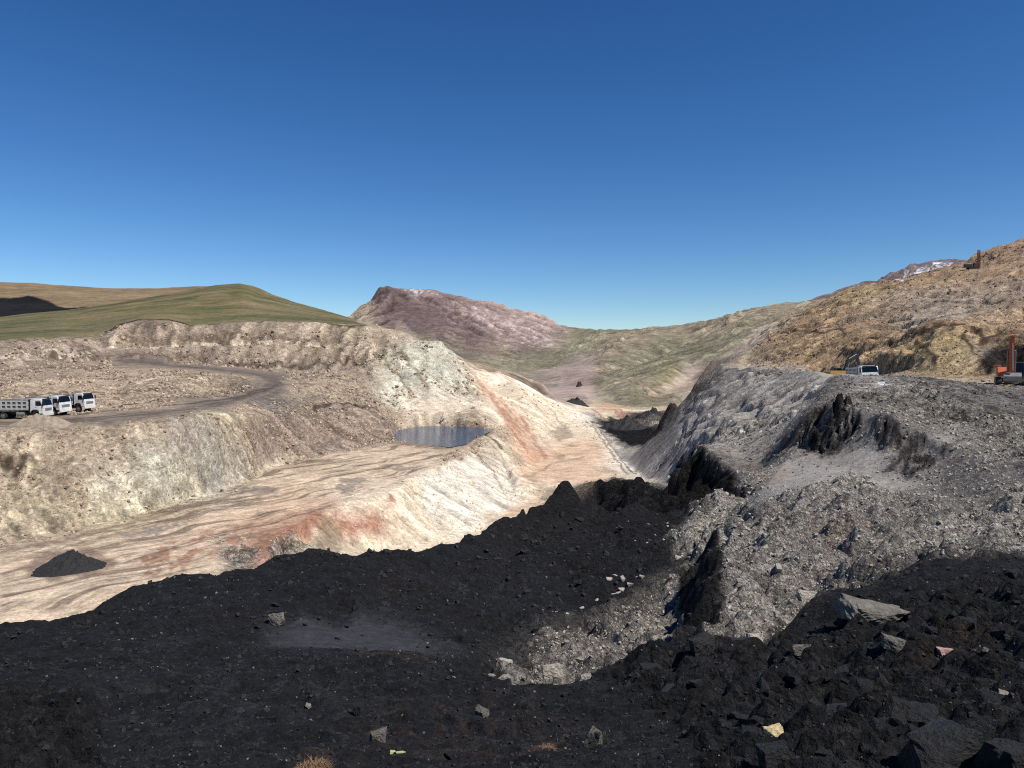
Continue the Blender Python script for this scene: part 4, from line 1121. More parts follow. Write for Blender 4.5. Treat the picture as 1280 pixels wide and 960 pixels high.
# ---------------------------------------------------------------- dump truck (front along +x, origin on the ground)
def make_truck():
    t = thing('dump_truck', '', 'truck', (0, 0, 0))
    c = MB(); c.box(-4.2, 3.9, -.45, -.33, .85, 1.15); c.box(-4.2, 3.9, .33, .45, .85, 1.15)
    for x in (-4.0, -2.2, -.6, 1.0, 2.4):
        c.box(x - .08, x + .08, -.33, .33, .9, 1.1)
    c.build('chassis', 'black', t)
    cab = MB().prism([(2.45, 1.05), (2.45, 2.98), (2.6, 3.08), (3.95, 3.08), (4.12, 2.98), (4.38, 2.12), (4.45, 1.35), (4.45, .95), (3.75, .95), (3.7, 1.28), (3.45, 1.5), (2.85, 1.5), (2.6, 1.28), (2.57, 1.05)], -1.24, 1.24).build('cab', 'white', t, .02)
    w = MB().add([(4.165, -1.08, 2.93), (4.165, 1.08, 2.93), (4.40, 1.12, 2.16), (4.40, -1.12, 2.16)], [(0, 1, 2, 3)])
    w.add([(4.135, -1.08, 2.93), (4.135, 1.08, 2.93), (4.37, 1.12, 2.16), (4.37, -1.12, 2.16)], [(3, 2, 1, 0)]).build('windshield', 'glass', cab)
    for sy in (-1, 1):
        MB().prism([(3.25, 2.12), (3.25, 2.82), (3.98, 2.82), (4.2, 2.12)], sy * 1.235, sy * 1.262).build('side_window', 'glass', cab)
        d = MB().prism([(3.16, 1.55), (3.16, 2.05), (4.22, 2.05), (4.34, 1.4), (3.72, 1.4), (3.5, 1.55)], sy * 1.235, sy * 1.255).build('door', 'white', cab)
        MB().box(3.22, 3.4, sy * 1.255, sy * 1.285, 1.9, 1.95).build('handle', 'black', d)
        mi = MB().box(4.35, 4.5, sy * 1.36 - .06, sy * 1.36 + .06, 2.1, 2.75); mi.cyl((4.3, sy * 1.2, 2.75), (4.42, sy * 1.36, 2.72), .025, 6)
        mi.build('mirror', 'black', cab)
        MB().box(4.43, 4.52, sy * .98 - .2, sy * .98 + .2, .82, 1.02).build('headlight', 'lamp', t)
        MB().prism([(2.5, .95), (2.55, 1.3), (2.85, 1.54), (3.45, 1.54), (3.75, 1.3), (3.8, .95), (3.7, .95), (3.62, 1.25), (3.4, 1.44), (2.9, 1.44), (2.66, 1.25), (2.6, .95)], sy * 1.27, sy * .9).build('mudguard', 'black', t)
        MB().cyl((.3, sy * .95, .85), (1.5, sy * .95, .85), .32, 12).build('fuel_tank', 'steel', t)
    MB().box(4.455, 4.49, -.8, .8, 1.35, 1.75).build('grille', 'steel', cab)
    MB().box(4.3, 4.56, -1.24, 1.24, .55, .93).build('bumper', 'white', t, .03)
    MB().box(4.1, 4.3, -1.0, 1.0, 3.0, 3.14).build('sun_visor', 'black', cab)
    MB().box(2.18, 2.42, -1.1, 1.1, 1.2, 2.95).build('air_intake', 'black', t)
    # tipper bed
    b = MB()
    b.box(-4.5, 2.1, -1.2, 1.2, 1.35, 1.5)
    b.box(-4.5, 2.1, -1.15, -1.09, 1.5, 2.85); b.box(-4.5, 2.1, 1.09, 1.15, 1.5, 2.85)
    b.box(2.02, 2.1, -1.09, 1.09, 1.5, 3.05)
    bed = b.build('bed', 'recess', t)
    MB().box(-4.58, -4.51, -1.2, 1.2, 1.4, 2.8).build('tailgate', 'bed', bed)
    MB().box(2.1, 2.9, -1.2, 1.2, 3.12, 3.2).build('cab_guard', 'bed', bed)
    for sy in (-1, 1):
        for z_ in (1.52, 2.1, 2.68):
            MB().box(-4.5, 2.12, sy * 1.152, sy * 1.25, z_, z_ + .2).build('side_rail', 'bed', bed)
        for k in range(9):
            x = -4.5 + k * .79
            MB().box(x, x + (.24 if k < 8 else .3), sy * 1.152, sy * 1.262, 1.5, 2.9).build('side_post', 'bed', bed)
    ld = MB(); n = 9
    vs = []
    for i in range(n):
        for j in range(n):
            x = -4.4 + 6.3 * i / (n - 1); y = -1.07 + 2.14 * j / (n - 1)
            e = (1 - abs(2 * i / (n - 1) - 1) ** 2) * (1 - abs(2 * j / (n - 1) - 1) ** 2)
            vs.append((x, y, 2.6 + .42 * e + random.uniform(-.05, .05)))
    ld.add(vs, [(i * n + j, i * n + j + 1, (i + 1) * n + j + 1, (i + 1) * n + j) for i in range(n - 1) for j in range(n - 1)])
    ld.build('load', 'load', bed)
    for x in (3.15, -1.75, -3.15):
        for sy in (-1, 1):
            wo_ = 1.2 if sy > 0 else -1.2
            ty = MB().cyl((0, -.17 if x > 0 else -.28, 0), (0, .17 if x > 0 else .28, 0), .54, 20)
            w = ty.build('wheel', 'tyre', t, .04)
            w.location = (x, sy * (1.02 if x > 0 else .93), .54)
            e = sy * (.175 if x > 0 else .285)
            MB().cyl((0, e - sy * .05, 0), (0, e, 0), .33, 16).cyl((0, e, 0), (0, e + sy * .06, 0), .14, 10).build('rim', 'rim', w)
    return t


random.seed(3)


def on_ground(u, y, dz=0.0):
    x = (u - U0) / F * y
    return x, y, ground_z(x, y) + dz


truck = make_truck()


def place_on(o, x, y, rz, L=6.0, W=1.9, cx=0.0):
    """set a vehicle on the ground, tilted with it"""
    c, s_ = math.cos(rz), math.sin(rz)
    P = {}
    for a in (-1, 1):
        for b in (-1, 1):
            lx, lyy = cx + a * L / 2, b * W / 2
            P[a, b] = ground_z(x + c * lx - s_ * lyy, y + s_ * lx + c * lyy)
    pitch = (P[1, 1] + P[1, -1] - P[-1, 1] - P[-1, -1]) / 2 / L
    roll = (P[1, 1] + P[-1, 1] - P[1, -1] - P[-1, -1]) / 2 / W
    zz = sum(P.values()) / 4 - pitch * cx
    o.location = (x, y, zz - .03)
    o.rotation_mode = 'XYZ'
    M = Matrix.Rotation(rz, 4, 'Z') @ Matrix.Rotation(-math.atan(pitch), 4, 'Y') @ Matrix.Rotation(math.atan(roll) * .7, 4, 'X')
    o.rotation_euler = M.to_euler()


grp = 'dump trucks parked on the haul road'
TR = [(52, 118.0, 0, 'white-cab dump truck with a loaded grey ribbed bed behind a low dirt berm', 3.4),
      (76, 125.0, -13, 'white-cab dump truck parked between two other dump trucks, mostly hidden by one of them', 3.4),
      (106, 131.0, -11, 'white-cab dump truck at the open end of the row, facing the empty road', 3.4)]
for i, (u, y, a, lab, cx) in enumerate(TR):
    o = truck if i == 0 else copy_tree(truck)
    rz = math.radians(a)
    x = (u - U0) / F * y
    # u marks the cab: step back along the truck to its middle
    place_on(o, x - cx * math.cos(rz), y - cx * math.sin(rz), rz, 5.2, 1.9, .4)
    tag(o, lab, 'truck', grp)
o = copy_tree(truck)
y = 119.0
rz = math.radians(-99)
x = (1086 - U0) / F * y
place_on(o, x - 3.4 * math.cos(rz), y - 3.4 * math.sin(rz), rz, 5.2, 1.9, .4)
tag(o, 'white-cab dump truck on the grey terrace below the brown hillside, beside a yellow excavator', 'truck')


# ---------------------------------------------------------------- excavator (front along +x)
def make_excavator(label, paint_, boom_pts, stick_end, bucket_r, arm_mat, loc, rz, stick_mat='dark'):
    t = thing('excavator', label, 'excavator', loc, rz)
    for sy in (-1, 1):
        tr = MB().prism([(-2.3, .25), (-2.5, .55), (-2.3, .95), (2.3, .95), (2.5, .55), (2.3, .25), (2.0, 0), (-2.0, 0)], sy * 1.05, sy * 1.7).build('track', 'dark', t)
        for k in range(14):
            x = -2.1 + k * .323
            MB().box(x - .1, x + .1, sy * 1.375 - .34, sy * 1.375 + .34, .95, 1.0).build('track_shoe', 'black', tr)
        for x in (-2.0, 2.0):
            MB().cyl((x, sy * 1.70, .52), (x, sy * 1.76, .52), .36, 14).build('sprocket', 'rim', tr)
    MB().box(-1.4, 1.4, -1.05, 1.05, .4, .9).cyl((0, 0, .9), (0, 0, 1.15), .8, 18).build('undercarriage', 'dark', t)
    body = MB().prism([(-2.6, 1.15), (-2.6, 2.2), (-2.3, 2.35), (.5, 2.35), (.9, 2.0), (1.5, 1.75), (1.5, 1.15)], -1.5, .3).build('body', paint_, t, .04)
    MB().prism([(-3.3, 1.2), (-3.35, 2.0), (-3.1, 2.3), (-2.62, 2.3), (-2.62, 1.2)], -1.5, 1.5).build('counterweight', paint_, t, .05)
    MB().box(-2.6, -.5, .32, 1.5, 1.15, 2.25).build('engine_cover', paint_, t, .04)
    MB().cyl((-1.6, -.8, 2.35), (-1.6, -.8, 2.9), .09, 8).build('exhaust', 'black', t)
    cab = MB().prism([(-.4, 1.15), (-.4, 3.0), (.9, 3.05), (1.35, 2.3), (1.6, 1.5), (1.6, 1.15)], .5, 1.5).build('cab', 'dark', t, .03)
    MB().add([(.97, .56, 2.98), (.97, 1.44, 2.98), (1.64, 1.44, 1.55), (1.64, .56, 1.55), (1.4, .56, 2.32), (1.4, 1.44, 2.32)], [(0, 4, 5, 1), (4, 3, 2, 5)]).build('windshield', 'glass', cab)
    for yy in (.485, 1.515):
        MB().prism([(-.25, 1.9), (-.25, 2.85), (.8, 2.9), (1.2, 2.25), (1.3, 1.9)], yy - .01, yy + .01).build('side_window', 'glass', cab)
    bm_ = MB()
    for a, b in zip(boom_pts[:-1], boom_pts[1:]):
        bm_.beam((a[0], 0, a[1]), (b[0], 0, b[1]), .62, a[2], b[2])
    for p in boom_pts[1:-1]:
        bm_.cyl((p[0], -.305, p[1]), (p[0], .305, p[1]), p[2] / 2, 12)
    bm_.build('boom', arm_mat, t)
    e = boom_pts[-1]
    st = MB().beam((e[0] + .25, 0, e[1] + .75), (e[0], 0, e[1]), .5, .45, .7).beam((e[0], 0, e[1]), (stick_end[0], 0, stick_end[1]), .46, .7, .4).build('stick', stick_mat, t)
    mid = boom_pts[1]
    MB().cyl((mid[0] + .1, 0, mid[1] + .5), (e[0] + .2, 0, e[1] + .7), .11, 8).build('stick_cylinder', 'steel', t)
    for sy in (-1, 1):
        MB().cyl((1.4, sy * .42, 1.5), (mid[0] - .1, sy * .42, mid[1] - .25), .1, 8).build('boom_cylinder', 'steel', t)
    MB().cyl((e[0] - .1 + .45, 0, e[1] - .3), (stick_end[0] + .45, 0, stick_end[1] + .5), .09, 8).build('bucket_cylinder', 'steel', t)
    sx, sz = stick_end
    prof = [(.35, .1), (.5, -.45), (.2, -.95), (-.35, -1.05), (-.9, -.75), (-.85, -.68), (-.35, -.93), (.12, -.82), (.38, -.4), (.2, .12)]
    R_ = lambda p: (sx + p[0] * math.cos(bucket_r) - p[1] * math.sin(bucket_r), sz + p[0] * math.sin(bucket_r) + p[1] * math.cos(bucket_r))
    bk = MB().prism([R_(p) for p in prof], -.95, .95)
    side = [(.35, .1), (.5, -.45), (.2, -.95), (-.35, -1.05), (-.9, -.75), (-.2, -.1)]
    for y_ in (-.98, .95):
        bk.prism([R_(p) for p in side], y_, y_ + .03)
    bucket = bk.build('bucket', 'steel', t)
    for k in range(5):
        y_ = -.8 + k * .4
        MB().prism([R_(p) for p in ((-.86, -.8), (-1.12, -.6), (-.84, -.66))], y_ - .07, y_ + .07).build('tooth', 'steel', bucket)
    return t


y = 97.0
x = (1263 - U0) / F * y
ex = make_excavator('orange excavator with dark cab and its bucket lowered to the ground', 'orange',
                    [(1.3, 1.6, .75), (3.0, 4.9, .95), (4.3, 5.9, .6)], (4.2, 1.55), .35, 'orange', (0, 0, 0), 0, 'orange')
place_on(ex, x, y, math.radians(-120), 4.4, 2.8)
ex.scale = (.94, .94, .94)
y = 150.0
x = (1049 - U0) / F * y
ex = make_excavator('yellow excavator half hidden by the grey bank, its arm raised', 'yellow',
                    [(1.3, 1.6, .7), (2.4, 4.6, .9), (4.6, 5.6, .55)], (5.2, 3.4), 1.0, 'dark', (0, 0, 0), 0)
place_on(ex, x, y, math.radians(12), 4.4, 2.8)
ex.rotation_euler = (0, 0, math.radians(12))
ex.scale = (.85, .85, .85)


# ---------------------------------------------------------------- drill rig on the hill
def make_rig():
    y = 355.0
    x = (1216 - U0) / F * y
    t = thing('drill_rig', 'rusty red tracked drill rig with upright mast on the brown hilltop', 'drill rig', (0, 0, 0))
    for sy in (-1, 1):
        MB().prism([(-2.2, .3), (-2.3, .6), (-2.0, 1.0), (2.0, 1.0), (2.3, .6), (2.2, .3), (1.9, 0), (-1.9, 0)], sy * .8, sy * 1.4).build('track', 'dark', t)
    MB().box(-2.4, 2.0, -1.0, 1.0, .8, 1.2).build('frame', 'dark', t)
    MB().box(-3.6, -.6, -1.1, 1.1, 1.2, 2.6).build('engine_house', 'dark', t, .06)
    cab = MB().prism([(.0, 1.2), (.0, 3.0), (1.2, 3.0), (1.5, 1.2)], -1.1, .1).build('cab', 'rusty', t, .05)
    MB().prism([(.2, 2.0), (.2, 2.8), (1.1, 2.8), (1.3, 2.0)], -1.14, -1.105).build('side_window', 'glass', cab)
    m = MB()
    for sx in (2.2, 3.0):
        for sy in (-.4, .4):
            m.box(sx - .09, sx + .09, sy - .09, sy + .09, .2, 9.0)
    for k in range(9):
        z_ = .6 + k * .95
        for sy in (-.4, .4):
            m.beam((2.2, sy, z_), (3.0, sy, z_ + .9), .07, .07)
        m.box(2.2, 2.3, -.4, .4, z_, z_ + .1)
    ma = m.build('mast', 'rusty', t)
    MB().box(2.25, 2.95, -.35, .35, 6.3, 7.6).build('drill_head', 'orange', ma)
    MB().cyl((2.6, 0, 0), (2.6, 0, 6.4), .1, 8).build('drill_rod', 'dark', ma)
    MB().beam((.6, .5, 1.3), (2.2, .5, 4.0), .25, .25).build('mast_brace', 'dark', t)
    place_on(t, x, y, math.radians(-8), 4, 2.2)


make_rig()


# ---------------------------------------------------------------- rocks
def rock_mesh(name, mat, seed, n=14, flat=.7, detail=0):
    r = random.Random(seed)
    bm = bmesh.new()
    ax = (1.0, r.uniform(.65, .95), flat * r.uniform(.8, 1.15))
    for k in range(8):
        c = Vector(((k & 1) - .5, (k >> 1 & 1) - .5, (k >> 2 & 1) - .5))
        if r.random() < .2:
            c *= .55
        bm.verts.new((c.x * ax[0] * r.uniform(.45, .95), c.y * ax[1] * r.uniform(.45, .95), c.z * ax[2] * r.uniform(.5, .95)))
    for k in range(max(0, n - 8)):
        v = Vector((r.gauss(0, 1), r.gauss(0, 1), r.gauss(0, 1))).normalized() * r.uniform(.72, 1.0)
        bm.verts.new((v.x * ax[0] * .5, v.y * ax[1] * .5, v.z * ax[2] * .5))
    q = bmesh.ops.convex_hull(bm, input=list(bm.verts))
    dead = [g for g in q['geom_interior'] if isinstance(g, bmesh.types.BMVert)]
    if dead:
        bmesh.ops.delete(bm, geom=dead, context='VERTS')
    if detail:
        bmesh.ops.triangulate(bm, faces=list(bm.faces))
        for k in range(detail):
            bmesh.ops.subdivide_edges(bm, edges=list(bm.edges), cuts=1, use_grid_fill=True)
        ph = r.uniform(0, 50)
        co = np.array([v.co[:] for v in bm.verts])
        d = np.zeros(len(co))
        for f_, a_ in ((2.2, .12), (5, .08), (11, .04)):
            d += a_ * (gnoise(co[:, 0] * f_ + co[:, 2] * f_ * .7 + ph, co[:, 1] * f_ - co[:, 2] * f_ * .6 + ph))
        for v, dd in zip(bm.verts, d):
            v.co *= 1 + dd
        bmesh.ops.triangulate(bm, faces=list(bm.faces))
    bmesh.ops.recalc_face_normals(bm, faces=bm.faces)
    me = bpy.data.meshes.new(name)
    bm.to_mesh(me); bm.free()
    me.materials.append(MT[mat])
    return me


def rock_at(name, me, x, y, sx, sy, sz, rz, label, cat, group=None, sink=.3, tilt=0.12, rnd=random):
    o = bpy.data.objects.new(name, me)
    COL.objects.link(o)
    gz = sum(ground_z(x + a * sx * .3, y + b * sy * .3) for a in (-1, 0, 1) for b in (-1, 0, 1)) / 9
    o.location = (x, y, gz + sz * (.5 * .8 - sink))
    o.scale = (sx, sy, sz)
    o.rotation_euler = (rnd.uniform(-tilt, tilt), rnd.uniform(-tilt, tilt), rz)
    return tag(o, label, cat, group)


# boulders that can be told apart: u, v of the foot, width and height in pixels of the photograph, rock, label
HERO = [
    ('boulder', 1102, 764, 80, 36, 'grey', .5, 'big flat grey boulder lying on the coal at the edge of the pale rubble'),
    ('stone', 1185, 812, 22, 13, 'pink', .7, 'small pink stone lying on the black coal'),
    ('stone', 1258, 878, 16, 8, 'pale', .6, 'small flat cream slab of stone lying on the coal'),
    ('stone', 972, 918, 26, 24, 'cream', .9, 'pale yellow stone wedged among the black coal blocks'),
    ('stone', 741, 930, 24, 36, 'grey', 1.5, 'upright pale grey stone leaning on the coal'),
    ('stone', 601, 890, 22, 18, 'grey', .9, 'grey pointed stone on the coal below the white rock clump'),
    ('stone', 472, 924, 26, 20, 'grey', .8, 'jagged grey stone streaked with black on the coal'),
    ('stone', 447, 898, 16, 20, 'coal', 1.3, 'upright black stone with one lit face on the smooth coal'),
    ('stone', 344, 787, 26, 16, 'grey', .7, 'dusty grey block at the end of the smooth coal strip'),
    ('stone', 384, 890, 10, 9, 'pale', .9, 'small whitish stone lying on the smooth coal'),
    ('stone', 587, 840, 9, 7, 'white_rock', .8, 'single round white stone lying apart on the coal'),
    ('coal_block', 1190, 958, 104, 52, 'coal', .6, 'large flat-topped slab of coal over a dark hollow'),
    ('coal_block', 1268, 956, 70, 56, 'coal', .8, 'large tilted coal block beside the flat-topped slab'),
    ('coal_block', 972, 958, 44, 34, 'coal', .9, 'rounded coal block below the pale yellow stone'),
    ('coal_block', 805, 826, 26, 26, 'coal', 1.0, 'square black coal block standing at the lip of the gravel chute'),
    ('coal_block', 832, 824, 22, 20, 'coal', 1.0, 'coal block beside the square one at the chute lip'),
    ('coal_block', 880, 832, 46, 34, 'coal', .8, 'broad greyish coal block on the lip above the chute'),
    ('coal_block', 1150, 905, 62, 44, 'coal', .8, 'coal block with a lit top above the flat-topped slab'),
    ('coal_block', 1068, 762, 26, 26, 'coal', .9, 'black block pressed against the big grey boulder'),
    ('coal_block', 815, 848, 30, 24, 'coal', .8, 'low coal block just below the chute lip'),
    ('boulder', 655, 860, 26, 18, 'pale', .7, 'largest pale boulder at the foot of the gravel chute'),
    ('boulder', 690, 852, 26, 18, 'pale', .7, 'second pale boulder at the foot of the gravel chute'),
    ('boulder', 628, 866, 22, 16, 'white_rock', .7, 'whitish boulder at the lower end of the rock clump'),
    ('stone', 733, 858, 18, 12, 'pale', .8, 'pale stone on the coal above the white rock clump'),
    ('stone', 575, 850, 9, 9, 'pale', .9, 'little pale chip on the coal beside the rock clump'),
    ('stone', 1000, 832, 28, 16, 'grey', .7, 'thin grey stone plate on the coal below the rubble terrace'),
    ('stone', 1120, 820, 30, 16, 'grey', .7, 'grey stone plate half sunk in coal near the pink stone'),
    ('boulder', 945, 786, 30, 22, 'pale', .8, 'pale boulder on the corner of the rubble terrace'),
    ('boulder', 915, 775, 24, 20, 'pale', .8, 'pale boulder on the edge above the black cleft'),
    ('boulder', 1010, 752, 30, 18, 'pale', .7, 'pale broken boulder on the rubble above the coal edge'),
    ('boulder', 873, 663, 20, 9, 'white_rock', .7, 'long whitish boulder on the coal ledge below the black spur'),
    ('boulder', 895, 668, 14, 8, 'white_rock', .8, 'whitish boulder next to the long one below the black spur'),
    ('stone', 52, 872, 9, 8, 'pale', .9, 'small pale stone on top of the broken coal clods'),
    ('stone', 245, 868, 16, 14, 'coal', .9, 'dark coal lump alone on the smooth black slope'),
    ('stone', 565, 940, 20, 14, 'coal', .8, 'blunt coal lump beside the yellow-green scrap'),
]
rnd = random.Random(11)
for i, (nm, u, v, w, h, mt, fl, lab) in enumerate(HERO):
    x, y, z_ = spot(u, v)
    W, H = w / F * y * 1.1, h / F * y * 1.15
    me = rock_mesh(nm, mt, 140 + i, 18, 1.0, 3)
    rock_at(nm, me, x, y + W * .2, W, W * .8, H, rnd.uniform(-.5, .5), lab, 'rock' if nm != 'coal_block' else 'coal block', None, .16, .2, rnd)

VAR = {m: [rock_mesh('rock_' + m, m, 500 + k * 7, 14, .8, 1) for k in range(9)] for m in ('coal', 'pale', 'grey', 'white_rock')}
placed = []


MARKS = {
    'coal lumps of the broken heap': [(1102, 750, 'beside the big flat grey boulder'), (1185, 806, 'beside the small pink stone'), (1258, 874, 'beside the small flat cream slab'), (972, 905, 'around the pale yellow stone'), (1190, 930, 'around the large flat-topped coal slab'), (1268, 930, 'by the large tilted coal block'), (805, 815, 'by the square block at the chute lip'), (880, 818, 'by the broad block at the chute lip'), (960, 800, 'along the edge of the rubble terrace'), (1230, 715, 'along the pale bank')],
    'pale rocks of the rubble terrace': [(1090, 720, 'behind the big flat grey boulder'), (905, 770, 'at the lip of the black cleft'), (980, 780, 'along the edge of the coal'), (1000, 700, 'in the middle of the rubble terrace')],
    'pale rocks of the gravel chute': [(640, 858, 'at the lower end of the gravel chute'), (760, 800, 'halfway up the gravel chute'), (850, 760, 'in the gravel chute under the black cleft')],
    'pale rocks of the bank': [(1150, 690, 'low on the pale bank by the coal edge'), (1270, 620, 'high on the pale bank')],
}


def scatter(n, poly, wr, name, mt, label, cat, group, hr=(.55, .9)):
    """countable rocks: poly in photograph pixels, each set on the ground seen there"""
    us = [p[0] for p in poly]; vs = [p[1] for p in poly]
    k = 0; tries = 0
    while k < n and tries < n * 60:
        tries += 1
        u, v = rnd.uniform(min(us), max(us)), rnd.uniform(min(vs), max(vs))
        ins = False
        for i in range(len(poly)):
            (x1, y1), (x2, y2) = poly[i], poly[(i + 1) % len(poly)]
            if (y1 > v) != (y2 > v) and u < (x2 - x1) * (v - y1) / (y2 - y1) + x1:
                ins = not ins
        if not ins:
            continue
        w = wr[0] * (wr[1] / wr[0]) ** (rnd.random() ** 1.8)
        if any((u - a) ** 2 + ((v - b) * 1.6) ** 2 < ((w + c) * .38) ** 2 for a, b, c in placed):
            continue
        x, y, z_ = spot(u, v)
        W = w / F * y
        me = rnd.choice(VAR[mt])
        lab = label
        if group in MARKS:
            mk = min(MARKS[group], key=lambda q: (q[0] - u) ** 2 + 2 * (q[1] - v) ** 2)[2]
            f_ = math.log(w / wr[0]) / math.log(wr[1] / wr[0])
            size = 'small' if f_ < .2 else 'middling' if f_ < .5 else 'large'
            lab = size + (' angular black coal lump ' if mt == 'coal' else ' pale broken rock ') + mk
        rock_at(name, me, x, y, W, W * rnd.uniform(.7, 1), W * rnd.uniform(*hr), rnd.uniform(0, 6.28), lab, cat, group, rnd.uniform(.2, .4), .35, rnd)
        placed.append((u, v, w))
        k += 1


for h in HERO:
    placed.append((h[1], h[2] - h[4] * .4, h[3]))
scatter(200, [(760, 850), (830, 815), (960, 800), (1060, 770), (1280, 720), (1280, 960), (900, 960), (860, 900)], (9, 42), 'coal_lump', 'coal', 'angular black coal lump in the broken heap around the big grey boulder', 'coal lump', 'coal lumps of the broken heap')
scatter(34, [(0, 880), (60, 866), (125, 880), (118, 930), (130, 960), (0, 960)], (10, 34), 'coal_lump', 'coal', 'coal lump in the small patch of broken clods beside smooth black slope', 'coal lump', 'coal lumps of the clod patch')
scatter(50, [(20, 800), (300, 745), (520, 740), (560, 790), (420, 780), (200, 850), (40, 860)], (5, 14), 'coal_lump', 'coal', 'coal lump lying loose on the smooth black slope above the pit floor', 'coal lump', 'coal lumps on the smooth slope')
scatter(46, [(560, 720), (650, 660), (690, 640), (760, 655), (780, 690), (700, 740), (600, 770)], (7, 15), 'coal_lump', 'coal', 'coal lump lying on the face below the pointed black peak', 'coal lump', 'coal lumps below the peak')
scatter(85, [(640, 862), (690, 815), (800, 775), (850, 745), (856, 790), (790, 815), (720, 850)], (6, 15), 'pale_rock', 'pale', 'pale broken rock in the gravel chute beside the black coal', 'rock', 'pale rocks of the gravel chute')
scatter(26, [(606, 868), (640, 846), (690, 838), (725, 842), (690, 862), (640, 874)], (9, 24), 'pale_rock', 'pale', 'pale broken rock in the clump at the bottom end of the chute', 'rock', 'pale rocks of the clump')
scatter(80, [(905, 790), (905, 745), (950, 705), (1080, 690), (1120, 705), (1060, 735), (1000, 765), (970, 785)], (6, 16), 'pale_rock', 'pale', 'pale broken rock on the rubble terrace behind the big grey boulder', 'rock', 'pale rocks of the rubble terrace')
scatter(70, [(1130, 690), (1190, 640), (1280, 610), (1280, 684)], (5, 13), 'pale_rock', 'pale', 'pale broken rock on the bank rising beyond the coal edge', 'rock', 'pale rocks of the bank')
scatter(60, [(860, 665), (900, 640), (960, 650), (980, 690), (920, 720)], (6, 13), 'pale_rock', 'pale', 'pale rock on the rubble just below the black spur', 'rock', 'pale rocks below the spur')
scatter(26, [(640, 800), (700, 760), (800, 700), (860, 690), (800, 740), (700, 790)], (5, 12), 'white_stone', 'white_rock', 'whitish stone strewn on the coal uphill of the gravel chute', 'stone', 'whitish stones strewn on the coal')
scatter(14, [(760, 650), (840, 648), (870, 670), (800, 690), (770, 680)], (4, 9), 'white_stone', 'white_rock', 'whitish stone on the coal ledge between the peak and the spur', 'stone', 'whitish stones on the ledge')
scatter(40, [(1000, 790), (1280, 770), (1280, 900), (1050, 880)], (5, 13), 'grey_stone', 'grey', 'grey stone scattered over the broken coal heap around the pink stone', 'stone', 'grey stones on the coal heap')


# loose rubble nobody could count: small chips joined into one mesh per kind
def rubble(name, mt, n, ufun, label):
    r = np.random.default_rng(sum(map(ord, name)))
    base_m = []
    for k in range(5):
        me = rock_mesh('chip', mt, 900 + k * 3, 8, .8, 0)
        me.calc_loop_triangles()
        vv = np.array([v.co[:] for v in me.vertices])
        ff = np.array([t.vertices[:] for t in me.loop_triangles])
        base_m.append((vv, ff))
        bpy.data.meshes.remove(me)
    V, Fc = [], []
    off = 0
    x, y, w = ufun(r, n)
    for i in range(len(x)):
        vv, ff = base_m[i % 5]
        a = r.random() * 6.28
        b = r.normal() * .5
        ca, sa, cb, sb = math.cos(a), math.sin(a), math.cos(b), math.sin(b)
        p = vv * w[i] * (1, 1, .8)
        p = np.stack([p[:, 0] * cb + p[:, 2] * sb, p[:, 1], -p[:, 0] * sb + p[:, 2] * cb], 1)
        p = np.stack([p[:, 0] * ca - p[:, 1] * sa, p[:, 0] * sa + p[:, 1] * ca, p[:, 2]], 1)
        p += (x[i], y[i], ground_z(x[i], y[i]) + w[i] * .12)
        V.append(p); Fc.append(ff + off); off += len(vv)
    V = np.concatenate(V); Fc = np.concatenate(Fc)
    me = bpy.data.meshes.new(name)
    me.from_pydata(V.tolist(), [], Fc.tolist())
    me.update()
    me.materials.append(MT[mt])
    o = bpy.data.objects.new(name, me)
    COL.objects.link(o)
    tag(o, label, 'rubble')
    o['kind'] = 'stuff'


LUM = COLR.mean(-1)


def chips(y0, y1, px, lo, hi, rmin, u0=-60):
    """positions on ground whose own colour lies between lo and hi (coal or pale), thicker where rough"""
    def f(r, n):
        X_, Y_, W_ = [], [], []
        while len(X_) < n:
            u = r.uniform(u0, 1340); y = math.exp(r.uniform(math.log(y0), math.log(y1)))
            i = min(int(np.searchsorted(ly, math.log(y))), NR - 1); j = min(int(np.searchsorted(cu, u)), NC - 1)
            if not (lo <= LUM[i, j] < hi) or r.random() > ROU[i, j] / rmin:
                continue
            X_.append((u - U0) / F * y); Y_.append(y)
            W_.append(px[0] * (px[1] / px[0]) ** (r.random() ** 2.2) / F * y)
        return X_, Y_, W_
    return f


rubble('coal_rubble', 'coal', 9000, chips(3.6, 52, (2.2, 10), 0, .06, .1), 'loose black coal chips covering the heap')
rubble('pale_rubble', 'pale', 9000, chips(14, 60, (2, 6.5), .12, 1, .14, 560), 'loose pale rock chips covering the rubble terrace and chute')
rubble('grey_rubble', 'grey', 1200, chips(3.6, 40, (1.5, 4.5), 0, .06, .1), 'grey stone chips sprinkled over the coal')
rubble('terrace_rubble', 'grey', 3500, chips(40, 110, (2, 5), .06, 1, .12, 860), 'grey broken rock covering the machine terrace')


def clods(y0, y1, px, u0, u1, rlo):
    def f(r, n):
        X_, Y_, W_ = [], [], []
        while len(X_) < n:
            u = r.uniform(u0, u1); y = math.exp(r.uniform(math.log(y0), math.log(y1)))
            i = min(int(np.searchsorted(ly, math.log(y))), NR - 1); j = min(int(np.searchsorted(cu, u)), NC - 1)
            if LUM[i, j] < .1 or ROU[i, j] < rlo or r.random() > smooth(-.5, .6, CLUMP[i, j]):
                continue
            X_.append((u - U0) / F * y); Y_.append(y)
            W_.append(px[0] * (px[1] / px[0]) ** (r.random() ** 2.0) / F * y)
        return X_, Y_, W_
    return f


